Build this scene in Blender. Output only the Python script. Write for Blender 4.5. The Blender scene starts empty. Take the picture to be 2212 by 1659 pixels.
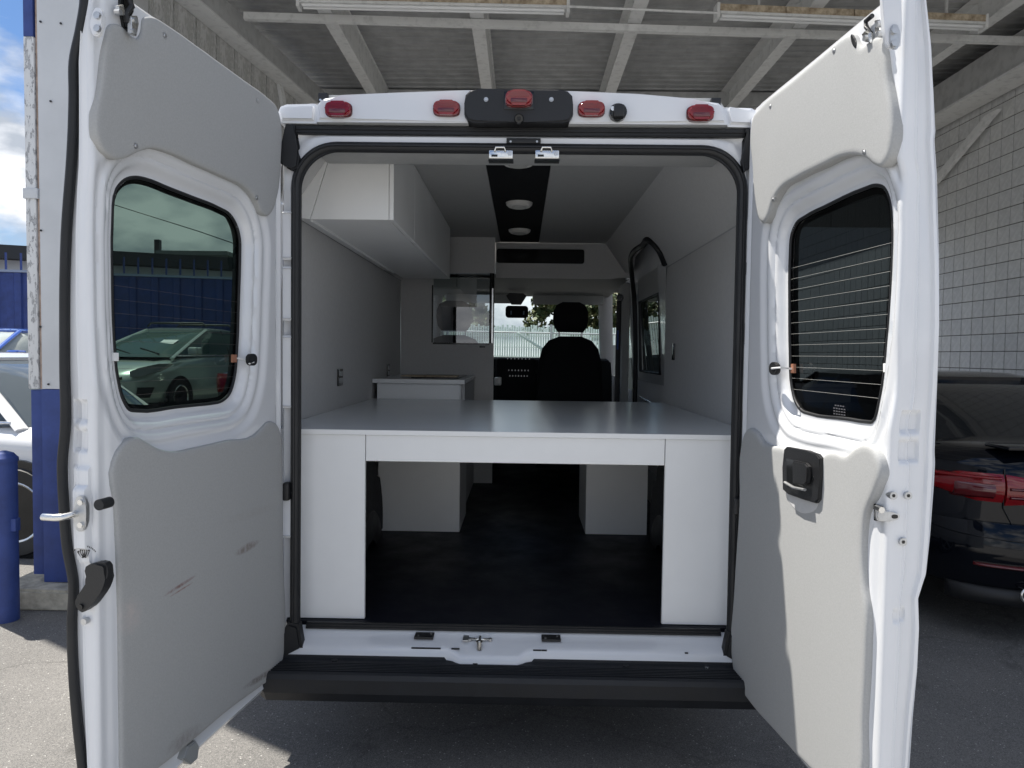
import bpy, bmesh, math, random
import numpy as np
from mathutils import Vector, Matrix
random.seed(7); np.random.seed(7)
S = bpy.context.scene
COL = S.collection

# ------------------------------------------------------------------ camera
F = 1534.0                      # focal length in 2212-px-wide units
CAM = np.array([.02, -2.6, 1.5])
def _basis(yaw, pitch, roll):
    y, p, r = map(math.radians, (yaw, pitch, roll))
    f = np.array([-math.sin(y)*math.cos(p), math.cos(y)*math.cos(p), -math.sin(p)])
    r0 = np.array([math.cos(y), math.sin(y), 0.]); u0 = np.cross(r0, f)
    R = r0*math.cos(r)+u0*math.sin(r); U = np.cross(R, f)
    return f, R, U
fw, RT, UP = _basis(.75, 2.4, .75)
cd = bpy.data.cameras.new('camera'); cam = bpy.data.objects.new('camera', cd); COL.objects.link(cam)
M4 = Matrix(((RT[0], UP[0], -fw[0], CAM[0]), (RT[1], UP[1], -fw[1], CAM[1]), (RT[2], UP[2], -fw[2], CAM[2]), (0, 0, 0, 1)))
cam.matrix_world = M4
cd.sensor_width = 36; cd.lens = 36*F/2212; cd.clip_start = .02; cd.clip_end = 3000
S.camera = cam
# ------------------------------------------------------------------ light
SUN_L = Vector((1.0, -.62, -2.75)).normalized()        # direction the sunlight travels
to_sun = -SUN_L
elev = math.asin(to_sun.z); azim = math.atan2(to_sun.x, to_sun.y)
w = bpy.data.worlds.new('World'); S.world = w; w.use_nodes = True
nt = w.node_tree; N = nt.nodes; Lk = nt.links; N.clear()
out = N.new('ShaderNodeOutputWorld'); bg = N.new('ShaderNodeBackground'); bg.inputs['Strength'].default_value = .064
sky = N.new('ShaderNodeTexSky'); sky.sky_type = 'NISHITA'; sky.sun_disc = False
sky.sun_elevation = elev; sky.sun_rotation = azim; sky.air_density = 1.0; sky.dust_density = .6; sky.ozone_density = 1.5
tc = N.new('ShaderNodeTexCoord'); mp = N.new('ShaderNodeMapping'); mp.inputs['Scale'].default_value = (1, 1, 2.3)
mp.inputs['Location'].default_value = (.55, .2, .15)
n1 = N.new('ShaderNodeTexNoise'); n1.inputs['Scale'].default_value = 2.6; n1.inputs['Detail'].default_value = 9; n1.inputs['Roughness'].default_value = .56
r1 = N.new('ShaderNodeValToRGB'); r1.color_ramp.elements[0].position = .44; r1.color_ramp.elements[1].position = .55
n2 = N.new('ShaderNodeTexNoise'); n2.inputs['Scale'].default_value = 8; n2.inputs['Detail'].default_value = 8
r2 = N.new('ShaderNodeValToRGB'); r2.color_ramp.elements[0].position = .42; r2.color_ramp.elements[1].position = .58
r2.color_ramp.elements[0].color = (5.0, 5.5, 6.3, 1); r2.color_ramp.elements[1].color = (11.2, 11.4, 11.8, 1)
mx = N.new('ShaderNodeMix'); mx.data_type = 'RGBA'
Lk.new(tc.outputs['Generated'], mp.inputs['Vector']); Lk.new(mp.outputs[0], n1.inputs['Vector']); Lk.new(mp.outputs[0], n2.inputs['Vector'])
sx = N.new('ShaderNodeSeparateXYZ'); Lk.new(tc.outputs['Generated'], sx.inputs[0])
zr = N.new('ShaderNodeMapRange'); zr.inputs['From Min'].default_value = .02; zr.inputs['From Max'].default_value = .5; zr.inputs['To Min'].default_value = .06; zr.inputs['To Max'].default_value = -.02; Lk.new(sx.outputs['Z'], zr.inputs[0])
ad = N.new('ShaderNodeMath'); ad.operation = 'ADD'; Lk.new(n1.outputs['Fac'], ad.inputs[0]); Lk.new(zr.outputs[0], ad.inputs[1]); Lk.new(ad.outputs[0], r1.inputs[0]); Lk.new(n2.outputs['Fac'], r2.inputs[0])
Lk.new(r1.outputs[0], mx.inputs[0]); tn = N.new('ShaderNodeMix'); tn.data_type = 'RGBA'; tn.blend_type = 'MULTIPLY'; tn.inputs[0].default_value = 1; tn.inputs[7].default_value = (.74, .95, 1.2, 1); Lk.new(sky.outputs[0], tn.inputs[6]); Lk.new(tn.outputs[2], mx.inputs[6]); Lk.new(r2.outputs[0], mx.inputs[7])
Lk.new(mx.outputs[2], bg.inputs['Color']); Lk.new(bg.outputs[0], out.inputs[0])
sl = bpy.data.lights.new('sun', 'SUN'); sl.energy = 5.0; sl.angle = math.radians(.53); sl.color = (1, .95, .87)
so = bpy.data.objects.new('sun', sl); COL.objects.link(so); so.location = (-5, 5, 20)
so.rotation_euler = SUN_L.to_track_quat('-Z', 'Y').to_euler()
S.view_settings.view_transform = 'Standard'; S.view_settings.look = 'None'; S.view_settings.gamma = 1
S.view_settings.use_curve_mapping = False; S.view_settings.exposure = .78
S.cycles.max_bounces = 10; S.cycles.diffuse_bounces = 6; S.cycles.glossy_bounces = 5; S.cycles.transparent_max_bounces = 16; S.cycles.transmission_bounces = 6

# ------------------------------------------------------------------ measuring helpers
def ray(px, py): return fw+(px-1106)/F*RT+(829.5-py)/F*UP
def hit(px, py, n, c):
    d = ray(px, py); n = np.array(n, float); return CAM+d*((c-n@CAM)/(n@d))
def hY(px, py, y): return hit(px, py, (0, 1, 0), y)
def hX(px, py, x): return hit(px, py, (1, 0, 0), x)
def hZ(px, py, z): return hit(px, py, (0, 0, 1), z)

# ------------------------------------------------------------------ materials
def pbr(name, col, rough=.5, metal=0, coat=0, var=.0, vscale=8, bump=0, bscale=60, spec=.5, rvar=0, detail=5, col2=None, lo=.35, hi=.65):
    m = bpy.data.materials.new(name); m.use_nodes = True
    t = m.node_tree; n = t.nodes; l = t.links; b = n['Principled BSDF']
    b.inputs['Base Color'].default_value = (*col, 1); b.inputs['Roughness'].default_value = rough
    b.inputs['Metallic'].default_value = metal; b.inputs['Coat Weight'].default_value = coat; b.inputs['Coat Roughness'].default_value = .05
    b.inputs['Specular IOR Level'].default_value = spec
    co = n.new('ShaderNodeTexCoord')
    if var or col2 or rvar:
        tx = n.new('ShaderNodeTexNoise'); tx.inputs['Scale'].default_value = vscale; tx.inputs['Detail'].default_value = detail; tx.inputs['Roughness'].default_value = .6
        l.new(co.outputs['Object'], tx.inputs['Vector'])
        if var or col2:
            rp = n.new('ShaderNodeValToRGB'); e = rp.color_ramp.elements; e[0].position = lo; e[1].position = hi
            e[0].color = (*[c*(1-var) for c in col], 1); e[1].color = (*(col2 or [min(1, c*(1+var)) for c in col]), 1)
            l.new(tx.outputs['Fac'], rp.inputs[0]); l.new(rp.outputs[0], b.inputs['Base Color'])
        if rvar:
            mr = n.new('ShaderNodeMapRange'); mr.inputs['From Min'].default_value = .3; mr.inputs['From Max'].default_value = .7
            mr.inputs['To Min'].default_value = max(.02, rough-rvar); mr.inputs['To Max'].default_value = rough+rvar
            l.new(tx.outputs['Fac'], mr.inputs[0]); l.new(mr.outputs[0], b.inputs['Roughness'])
    if bump:
        tb = n.new('ShaderNodeTexNoise'); tb.inputs['Scale'].default_value = bscale; tb.inputs['Detail'].default_value = 4
        l.new(co.outputs['Object'], tb.inputs['Vector'])
        bp = n.new('ShaderNodeBump'); bp.inputs['Strength'].default_value = bump; bp.inputs['Distance'].default_value = .01
        l.new(tb.outputs['Fac'], bp.inputs['Height']); l.new(bp.outputs[0], b.inputs['Normal'])
    return m
def glass(name, tint, refl=.06, rough=.0):
    m = bpy.data.materials.new(name); m.use_nodes = True; t = m.node_tree; n = t.nodes; l = t.links; n.clear()
    o = n.new('ShaderNodeOutputMaterial'); tr = n.new('ShaderNodeBsdfTransparent'); tr.inputs[0].default_value = (*tint, 1)
    gl = n.new('ShaderNodeBsdfGlossy'); gl.inputs['Roughness'].default_value = rough; gl.inputs[0].default_value = (1, 1, 1, 1)
    ge = n.new('ShaderNodeNewGeometry'); dp = n.new('ShaderNodeVectorMath'); dp.operation = 'DOT_PRODUCT'
    l.new(ge.outputs['Incoming'], dp.inputs[0]); l.new(ge.outputs['Normal'], dp.inputs[1])
    def mth(op, a, b=None):
        x = n.new('ShaderNodeMath'); x.operation = op; l.new(a, x.inputs[0])
        if b is not None: x.inputs[1].default_value = b
        return x.outputs[0]
    ab = mth('ABSOLUTE', dp.outputs['Value']); om = n.new('ShaderNodeMath'); om.operation = 'SUBTRACT'; om.inputs[0].default_value = 1; l.new(ab, om.inputs[1])
    sc = mth('ADD', mth('MULTIPLY', mth('POWER', om.outputs[0], 5), 1-refl), refl)
    ms = n.new('ShaderNodeMixShader'); l.new(sc, ms.inputs[0])
    l.new(tr.outputs[0], ms.inputs[1]); l.new(gl.outputs[0], ms.inputs[2]); l.new(ms.outputs[0], o.inputs[0])
    return m
WHITE = pbr('van_white_paint', (.74, .755, .78), .26, coat=.9, var=.015, vscale=3, bump=.02, bscale=9)
LAM = pbr('white_laminate', (.86, .87, .87), .33, var=.02, vscale=3, bump=.012, bscale=30)
LAMTOP = pbr('worktop_laminate', (.70, .73, .75), .2, var=.012, vscale=3, bump=.01, bscale=20)
LINER = pbr('grey_liner', (.58, .58, .58), .75, var=.03, vscale=60, bump=.12, bscale=300)
CEIL = pbr('ceiling_liner', (.42, .425, .42), .8, var=.03, vscale=60, bump=.1, bscale=300)
FABL = pbr('door_trim_fabric', (.405, .41, .408), .92, var=.05, vscale=220, bump=.14, bscale=500, spec=.2)
RUB = pbr('black_rubber', (.011, .012, .014), .55, bump=.05, bscale=80, rvar=.1)
BLK = pbr('black_plastic', (.012, .0125, .014), .42, bump=.18, bscale=500)
BLKG = pbr('gloss_black', (.010, .011, .012), .12)
BUMP = pbr('bumper_plastic', (.010, .0115, .0145), .55, bump=.15, bscale=350, var=.2, vscale=12, rvar=.1)
VINYL = pbr('black_vinyl_floor', (.0065, .0075, .013), .5, bump=.12, bscale=200, rvar=.12, vscale=6, spec=.22)
SEATM = pbr('black_seat_cloth', (.013, .014, .016), .95, bump=.3, bscale=200, spec=.15)
CHROME = pbr('bright_metal', (.75, .75, .74), .22, metal=1, rvar=.08, vscale=40)
STEEL = pbr('zinc_steel', (.55, .56, .57), .42, metal=1, var=.1, vscale=60)
FRIT = pbr('black_frit', (.004, .005, .006), .1)
LENSR = pbr('red_lens', (.33, .003, .008), .1, coat=.5)
LENSR.node_tree.nodes['Principled BSDF'].inputs['Transmission Weight'].default_value = .35
LENSD = pbr('dark_red_lens', (.10, .004, .007), .12, coat=1)
DOME = pbr('dome_light_plastic', (.72, .71, .68), .4)
WOOD = pbr('weathered_wood', (.38, .29, .19), .85, var=.3, vscale=14, bump=.3, bscale=60, col2=(.60, .51, .38))
BLUE = pbr('blue_paint', (.032, .062, .235), .55, var=.18, vscale=6, bump=.06, bscale=90)
CONC = pbr('footing_concrete', (.42, .39, .32), .9, var=.3, vscale=14, bump=.4, bscale=50)
SLAT = pbr('white_slat', (.74, .80, .78), .6, var=.1, vscale=4)
_t = SLAT.node_tree; _b = _t.nodes['Principled BSDF']; _tr = _t.nodes.new('ShaderNodeBsdfTranslucent'); _tr.inputs[0].default_value = (.78, .86, .83, 1)
_m = _t.nodes.new('ShaderNodeMixShader'); _m.inputs[0].default_value = .5; _t.links.new(_b.outputs[0], _m.inputs[1]); _t.links.new(_tr.outputs[0], _m.inputs[2]); _t.links.new(_m.outputs[0], _t.nodes['Material Output'].inputs[0])
GLASS_T = glass('tinted_glass', (.155, .215, .185), .045)
GLASS_D = glass('dark_tinted_glass', (.045, .055, .06), .03)
GLASS_C = glass('clear_glass', (.86, .92, .90), .045)
GLASS_P = glass('partition_glass', (.50, .54, .56), .14)
def glassdark(name, col=(.009, .011, .013)): return pbr(name, col, .05, coat=.1, spec=.4)
CARGL = glassdark('car_glass'); CARGL2 = glassdark('car_glass_green', (.09, .13, .115))
def canopy_metal(name, col, dirt):
    m = pbr(name, col, .6, var=.14, vscale=5, bump=.05, bscale=40)
    return m
DECK = canopy_metal('galvanised_deck', (.38, .385, .385), .2)
BEAM = pbr('painted_steel_beam', (.50, .505, .50), .7, var=.12, vscale=9, bump=.15, bscale=60, lo=.3, hi=.55)
BEAML = pbr('dusty_flange', (.66, .665, .655), .72, var=.13, vscale=12, bump=.15, bscale=60, lo=.28, hi=.5)

# siding with fine wavy relief
def siding_mat():
    m = pbr('embossed_siding', (.36, .35, .325), .65); t = m.node_tree; n = t.nodes; l = t.links; b = n['Principled BSDF']
    co = n.new('ShaderNodeTexCoord'); mpp = n.new('ShaderNodeMapping'); mpp.inputs['Scale'].default_value = (1, 1, .45)
    wv = n.new('ShaderNodeTexWave'); wv.bands_direction = 'X'; wv.inputs['Scale'].default_value = 12; wv.inputs['Distortion'].default_value = 7; wv.inputs['Detail Scale'].default_value = 3
    l.new(co.outputs['Object'], mpp.inputs[0]); l.new(mpp.outputs[0], wv.inputs[0])
    bp = n.new('ShaderNodeBump'); bp.inputs['Strength'].default_value = .8; bp.inputs['Distance'].default_value = .012
    l.new(wv.outputs['Fac'], bp.inputs['Height']); l.new(bp.outputs[0], b.inputs['Normal'])
    rp = n.new('ShaderNodeValToRGB'); rp.color_ramp.elements[0].color = (.46, .46, .44, 1); rp.color_ramp.elements[1].color = (.62, .615, .60, 1)
    l.new(wv.outputs['Fac'], rp.inputs[0]); l.new(rp.outputs[0], b.inputs['Base Color']); return m
SIDING = siding_mat()

def ground_mat():
    m = bpy.data.materials.new('asphalt_yard'); m.use_nodes = True; t = m.node_tree; n = t.nodes; l = t.links; b = n['Principled BSDF']
    b.inputs['Roughness'].default_value = .9; b.inputs['Specular IOR Level'].default_value = .25
    co = n.new('ShaderNodeTexCoord')
    def noise(sc, det=4, ro=.6):
        x = n.new('ShaderNodeTexNoise'); x.inputs['Scale'].default_value = sc; x.inputs['Detail'].default_value = det; x.inputs['Roughness'].default_value = ro
        l.new(co.outputs['Object'], x.inputs[0]); return x
    def ramp(src, a, c, ca, cb):
        r = n.new('ShaderNodeValToRGB'); r.color_ramp.elements[0].position = a; r.color_ramp.elements[1].position = c
        r.color_ramp.elements[0].color = (*ca, 1); r.color_ramp.elements[1].color = (*cb, 1); l.new(src, r.inputs[0]); return r
    def mix(a, bb, fac, mode='MIX'):
        x = n.new('ShaderNodeMix'); x.data_type = 'RGBA'; x.blend_type = mode
        if isinstance(fac, float): x.inputs[0].default_value = fac
        else: l.new(fac, x.inputs[0])
        l.new(a, x.inputs[6]); l.new(bb, x.inputs[7]); return x.outputs[2]
    big = noise(.9, 6); base = ramp(big.outputs['Fac'], .3, .7, (.115, .112, .108), (.178, .172, .164))
    vo = n.new('ShaderNodeTexVoronoi'); vo.inputs['Scale'].default_value = 230; l.new(co.outputs['Object'], vo.inputs[0])
    sp = ramp(vo.outputs['Color'], .15, .95, (.72, .72, .73), (1.4, 1.39, 1.36))
    c1 = mix(base.outputs[0], sp.outputs[0], .85, 'MULTIPLY')
    fi = noise(420, 2); fr = ramp(fi.outputs['Fac'], .60, .70, (0, 0, 0), (1, 1, 1))
    lt = n.new('ShaderNodeRGB'); lt.outputs[0].default_value = (.50, .49, .46, 1)
    mm = n.new('ShaderNodeMath'); mm.operation = 'MULTIPLY'; mm.inputs[1].default_value = .9; l.new(fr.outputs[0], mm.inputs[0])
    c2 = mix(c1, lt.outputs[0], mm.outputs[0])
    v2 = n.new('ShaderNodeTexVoronoi'); v2.inputs['Scale'].default_value = 105; v2.inputs['Randomness'].default_value = 1; l.new(co.outputs['Object'], v2.inputs[0])
    sk = ramp(v2.outputs['Color'], .80, .86, (0, 0, 0), (1, 1, 1)); dd = ramp(v2.outputs['Distance'], .18, .36, (1, 1, 1), (0, 0, 0))
    mk_ = n.new('ShaderNodeMath'); mk_.operation = 'MULTIPLY'; l.new(sk.outputs[0], mk_.inputs[0]); l.new(dd.outputs[0], mk_.inputs[1])
    mk2 = n.new('ShaderNodeMath'); mk2.operation = 'MULTIPLY'; mk2.inputs[1].default_value = .95; l.new(mk_.outputs[0], mk2.inputs[0])
    c2 = mix(c2, lt.outputs[0], mk2.outputs[0])
    # oil drips and cracks
    ol = noise(2.3, 3); orr = ramp(ol.outputs['Fac'], .62, .70, (0, 0, 0), (1, 1, 1))
    dk = n.new('ShaderNodeRGB'); dk.outputs[0].default_value = (.05, .048, .045, 1)
    m2 = n.new('ShaderNodeMath'); m2.operation = 'MULTIPLY'; m2.inputs[1].default_value = .45; l.new(orr.outputs[0], m2.inputs[0])
    c3 = mix(c2, dk.outputs[0], m2.outputs[0])
    wn = noise(1.6, 5); va = n.new('ShaderNodeVectorMath'); va.operation = 'MULTIPLY_ADD'; va.inputs[1].default_value = (.5, .5, .5)
    l.new(wn.outputs['Color'], va.inputs[0]); l.new(co.outputs['Object'], va.inputs[2])
    vc = n.new('ShaderNodeTexVoronoi'); vc.feature = 'DISTANCE_TO_EDGE'; vc.inputs['Scale'].default_value = .55; l.new(va.outputs[0], vc.inputs[0])
    cr = ramp(vc.outputs['Distance'], .002, .006, (1, 1, 1), (0, 0, 0))
    m3 = n.new('ShaderNodeMath'); m3.operation = 'MULTIPLY'; m3.inputs[1].default_value = .3; l.new(cr.outputs[0], m3.inputs[0])
    c4 = mix(c3, dk.outputs[0], m3.outputs[0]); l.new(c4, b.inputs['Base Color'])
    bp = n.new('ShaderNodeBump'); bp.inputs['Strength'].default_value = .3; bp.inputs['Distance'].default_value = .004
    l.new(vo.outputs['Distance'], bp.inputs['Height']); l.new(bp.outputs[0], b.inputs['Normal']); return m
GROUND = ground_mat()
def peeling_mat():                 # flaking white paint over grey, blue paint below and above
    m = pbr('peeling_paint', (.6, .6, .6), .7); t = m.node_tree; n = t.nodes; l = t.links; b = n['Principled BSDF']
    co = n.new('ShaderNodeTexCoord'); mpp = n.new('ShaderNodeMapping'); mpp.inputs['Scale'].default_value = (1, 1, .35)
    tx = n.new('ShaderNodeTexNoise'); tx.inputs['Scale'].default_value = 38; tx.inputs['Detail'].default_value = 8; tx.inputs['Roughness'].default_value = .7
    l.new(co.outputs['Object'], mpp.inputs[0]); l.new(mpp.outputs[0], tx.inputs[0])
    rp = n.new('ShaderNodeValToRGB'); rp.color_ramp.interpolation = 'CONSTANT'
    e = rp.color_ramp.elements; e[0].color = (.47, .48, .49, 1); e[1].position = .45; e[1].color = (.72, .73, .73, 1)
    e.new(.44).color = (.25, .25, .26, 1)
    l.new(tx.outputs['Fac'], rp.inputs[0]); l.new(rp.outputs[0], b.inputs['Base Color'])
    bp = n.new('ShaderNodeBump'); bp.inputs['Strength'].default_value = .8; bp.inputs['Distance'].default_value = .01
    l.new(rp.outputs[0], bp.inputs['Height']); l.new(bp.outputs[0], b.inputs['Normal']); return m
PEEL = peeling_mat()

# ------------------------------------------------------------------ object helpers
WM = {}
def thing(name, label, cat, loc=(0, 0, 0), group=None, rotz=0):
    o = bpy.data.objects.new(name, None); COL.objects.link(o); o.empty_display_size = .1
    m = Matrix.Translation(loc) @ Matrix.Rotation(rotz, 4, 'Z'); o.matrix_world = m; WM[o] = m
    o['label'] = label; o['category'] = cat
    if group: o['group'] = group
    return o
def tag(o, label=None, cat=None, group=None, kind=None):
    if label: o['label'] = label
    if cat: o['category'] = cat
    if group: o['group'] = group
    if kind: o['kind'] = kind
    return o
def link(name, me, parent=None, world=None):
    o = bpy.data.objects.new(name, me); COL.objects.link(o)
    world = world or Matrix.Identity(4); WM[o] = world
    if parent is not None:
        o.parent = parent; o.matrix_parent_inverse = Matrix.Identity(4)
        o.matrix_basis = WM[parent].inverted() @ world
    else: o.matrix_world = world
    return o
def mk(name, verts, faces, mat, parent=None, smooth=False, T=None, sharp=None):
    v = np.array(verts, float)
    if T is not None:
        A = np.array(T); v = v @ A[:3, :3].T + A[:3, 3]
        if np.linalg.det(A[:3, :3]) < 0: faces = [list(f)[::-1] for f in faces]
    c = (v.min(0)+v.max(0))/2
    me = bpy.data.meshes.new(name); me.from_pydata((v-c).tolist(), [], [list(map(int, f)) for f in faces])
    mats = mat if isinstance(mat, (list, tuple)) else [mat]
    for m in mats: me.materials.append(m)
    if smooth:
        me.polygons.foreach_set('use_smooth', [True]*len(me.polygons))
        if sharp: me.set_sharp_from_angle(angle=math.radians(sharp))
    me.update(); me.validate()
    return link(name, me, parent, Matrix.Translation(c))
def bm_out(name, bm, mat, parent=None, smooth=True, T=None, sharp=35):
    bmesh.ops.recalc_face_normals(bm, faces=bm.faces)
    v = [tuple(x.co) for x in bm.verts]; bm.verts.index_update()
    f = [[x.index for x in g.verts] for g in bm.faces]; bm.free()
    return mk(name, v, f, mat, parent, smooth, T, sharp)
def add_box(bm, x0, x1, y0, y1, z0, z1, bev=0, seg=2):
    g = bmesh.ops.create_cube(bm, size=1)
    for v in g['verts']: v.co = Vector(((x0+x1)/2+v.co.x*(x1-x0), (y0+y1)/2+v.co.y*(y1-y0), (z0+z1)/2+v.co.z*(z1-z0)))
    if bev:
        es = list({e for v in g['verts'] for e in v.link_edges})
        bmesh.ops.bevel(bm, geom=es, offset=bev, segments=seg, affect='EDGES', profile=.6)
def box(name, x0, x1, y0, y1, z0, z1, mat, parent=None, bev=0, seg=2, T=None):
    x0, x1 = sorted((x0, x1)); y0, y1 = sorted((y0, y1)); z0, z1 = sorted((z0, z1))
    bm = bmesh.new(); add_box(bm, x0, x1, y0, y1, z0, z1, bev, seg); return bm_out(name, bm, mat, parent, bev > 0, T)
def add_prism(bm, pts, axis, a, b, bev=0, seg=2):
    """pts 2-D outline; axis 'x','y','z' is the extrusion axis (a..b)"""
    def P(p, t): return {'x': (t, p[0], p[1]), 'y': (p[0], t, p[1]), 'z': (p[0], p[1], t)}[axis]
    A = [bm.verts.new(P(p, a)) for p in pts]; B = [bm.verts.new(P(p, b)) for p in pts]; n = len(pts)
    fa = bm.faces.new(A); fb = bm.faces.new(B[::-1])
    for i in range(n): bm.faces.new((A[i], B[i], B[(i+1) % n], A[(i+1) % n]))
    if bev: bmesh.ops.bevel(bm, geom=list(fa.edges)+list(fb.edges), offset=bev, segments=seg, affect='EDGES')
def prism(name, pts, axis, a, b, mat, parent=None, bev=0, T=None, seg=2, sharp=35):
    bm = bmesh.new(); add_prism(bm, pts, axis, a, b, bev, seg); return bm_out(name, bm, mat, parent, True, T, sharp)
def add_cyl(bm, p0, p1, r0, r1=None, n=16):
    r1 = r0 if r1 is None else r1; p0 = Vector(p0); p1 = Vector(p1); d = (p1-p0).normalized(); q = d.to_track_quat('Z', 'Y')
    A = []; B = []
    for i in range(n):
        a = 2*math.pi*i/n; v = Vector((math.cos(a), math.sin(a), 0)); A.append(bm.verts.new(p0+q@(v*r0))); B.append(bm.verts.new(p1+q@(v*r1)))
    for i in range(n): bm.faces.new((A[i], A[(i+1) % n], B[(i+1) % n], B[i]))
    bm.faces.new(A[::-1]); bm.faces.new(B)
def cyl(name, p0, p1, r0, mat, parent=None, r1=None, n=16, T=None):
    bm = bmesh.new(); add_cyl(bm, p0, p1, r0, r1, n); return bm_out(name, bm, mat, parent, True, T, 40)
def tube_geo(path, r, n=8, closed=False, flat=None, upv=None):
    """tube along a list of points; flat=(a,b) gives an elliptic section"""
    P = [Vector(p) for p in path]; m = len(P); V = []; Fc = []
    prev = None
    for i in range(m):
        if closed: d = P[(i+1) % m]-P[i-1]
        else: d = P[min(i+1, m-1)]-P[max(i-1, 0)]
        d.normalize(); ref = Vector(upv) if upv else Vector((0, 0, 1)) if abs(d.z) < .9 else Vector((0, 1, 0))
        a = d.cross(ref)
        if a.length < 1e-5: a = d.orthogonal()
        a.normalize(); b = a.cross(d).normalized()
        if prev is not None and not upv and a.dot(prev) < 0: a = -a; b = -b
        prev = a
        ra, rb = flat if flat else (r, r)
        for k in range(n):
            t = 2*math.pi*k/n; V.append(P[i]+a*math.cos(t)*ra+b*math.sin(t)*rb)
    for i in range(m if closed else m-1):
        j = (i+1) % m
        for k in range(n): Fc.append((i*n+k, i*n+(k+1) % n, j*n+(k+1) % n, j*n+k))
    if not closed: Fc.append(tuple(range(n))[::-1]); Fc.append(tuple((m-1)*n+k for k in range(n)))
    return [tuple(v) for v in V], Fc
def tube(name, path, r, mat, parent=None, n=8, closed=False, flat=None, T=None, upv=None):
    v, f = tube_geo(path, r, n, closed, flat, upv); return mk(name, v, f, mat, parent, True, T, 60)
class Joined:
    def __init__(s): s.v = []; s.f = []
    def add(s, v, f):
        o = len(s.v); s.v += [tuple(x) for x in v]; s.f += [[i+o for i in g] for g in f]
    def bx(s, x0, x1, y0, y1, z0, z1):
        s.add([(x, y, z) for x in (x0, x1) for y in (y0, y1) for z in (z0, z1)], [(0, 1, 3, 2), (4, 6, 7, 5), (0, 4, 5, 1), (2, 3, 7, 6), (0, 2, 6, 4), (1, 5, 7, 3)])
    def out(s, name, mat, parent=None, smooth=False, T=None): return mk(name, s.v, s.f, mat, parent, smooth, T, 40 if smooth else None)
def smooth_poly(pts, k=5, closed=True):
    """chord-length Hermite curve through the points"""
    P = [np.array(p, float) for p in pts]; n = len(P); o = []
    L = lambda a, b: max(np.linalg.norm(b-a), 1e-9)
    def tan(i):
        if closed: a, b, c = P[i-1], P[i], P[(i+1) % n]
        else:
            if i == 0: return (P[1]-P[0])/L(P[0], P[1])
            if i == n-1: return (P[-1]-P[-2])/L(P[-2], P[-1])
            a, b, c = P[i-1], P[i], P[i+1]
        h0, h1 = L(a, b), L(b, c); return ((b-a)/h0*h1+(c-b)/h1*h0)/(h0+h1)
    T_ = [tan(i) for i in range(n)]
    for i in range(n if closed else n-1):
        b, c = P[i], P[(i+1) % n]; h = L(b, c); m0, m1 = T_[i]*h, T_[(i+1) % n]*h
        for j in range(k):
            t = j/k; o.append((2*t**3-3*t*t+1)*b+(t**3-2*t*t+t)*m0+(-2*t**3+3*t*t)*c+(t**3-t*t)*m1)
    if not closed: o.append(P[-1])
    return np.array(o)
def area(p): x, y = p[:, 0], p[:, 1]; return .5*np.sum(x*np.roll(y, -1)-np.roll(x, -1)*y)
def inset(p, d):
    s = 1 if area(p) > 0 else -1
    t = np.roll(p, -1, 0)-np.roll(p, 1, 0); t /= np.maximum(np.linalg.norm(t, axis=1, keepdims=True), 1e-9)
    nn = np.stack([-t[:, 1], t[:, 0]], 1)*s; return p+nn*d
def sdf(poly, X, Y):
    """signed distance, negative inside"""
    d = np.full(X.shape, 1e9); ins = np.zeros(X.shape, bool); n = len(poly)
    for i in range(n):
        a = poly[i]; b = poly[(i+1) % n]; e = b-a; wx = X-a[0]; wy = Y-a[1]; q = np.clip((wx*e[0]+wy*e[1])/max(e@e, 1e-12), 0, 1)
        d = np.minimum(d, np.hypot(wx-e[0]*q, wy-e[1]*q))
        c = ((a[1] <= Y) & (b[1] > Y)) | ((b[1] <= Y) & (a[1] > Y))
        if abs(e[1]) > 1e-12: ins ^= c & (X < a[0]+(Y-a[1])/e[1]*e[0])
    return np.where(ins, -d, d)
def sst(a, b, x): t = np.clip((x-a)/(b-a), 0, 1); return t*t*(3-2*t)
def rrect(x0, x1, y0, y1, r, n=6):
    o = []
    for cx, cy, a0 in ((x1-r, y1-r, 0), (x0+r, y1-r, 90), (x0+r, y0+r, 180), (x1-r, y0+r, 270)):
        for i in range(n+1):
            a = math.radians(a0+90*i/n); o.append((cx+r*math.cos(a), cy+r*math.sin(a)))
    return o
def bolt(name, c, nrm, r, mat, parent, h=.004):
    c = Vector(c); nrm = Vector(nrm).normalized(); bm = bmesh.new(); add_cyl(bm, c-nrm*.001, c+nrm*h*.5, r*1.35, r*1.3, 14); add_cyl(bm, c+nrm*h*.5, c+nrm*h, r, r*.8, 8)
    return bm_out(name, bm, mat, parent, True)

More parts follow.
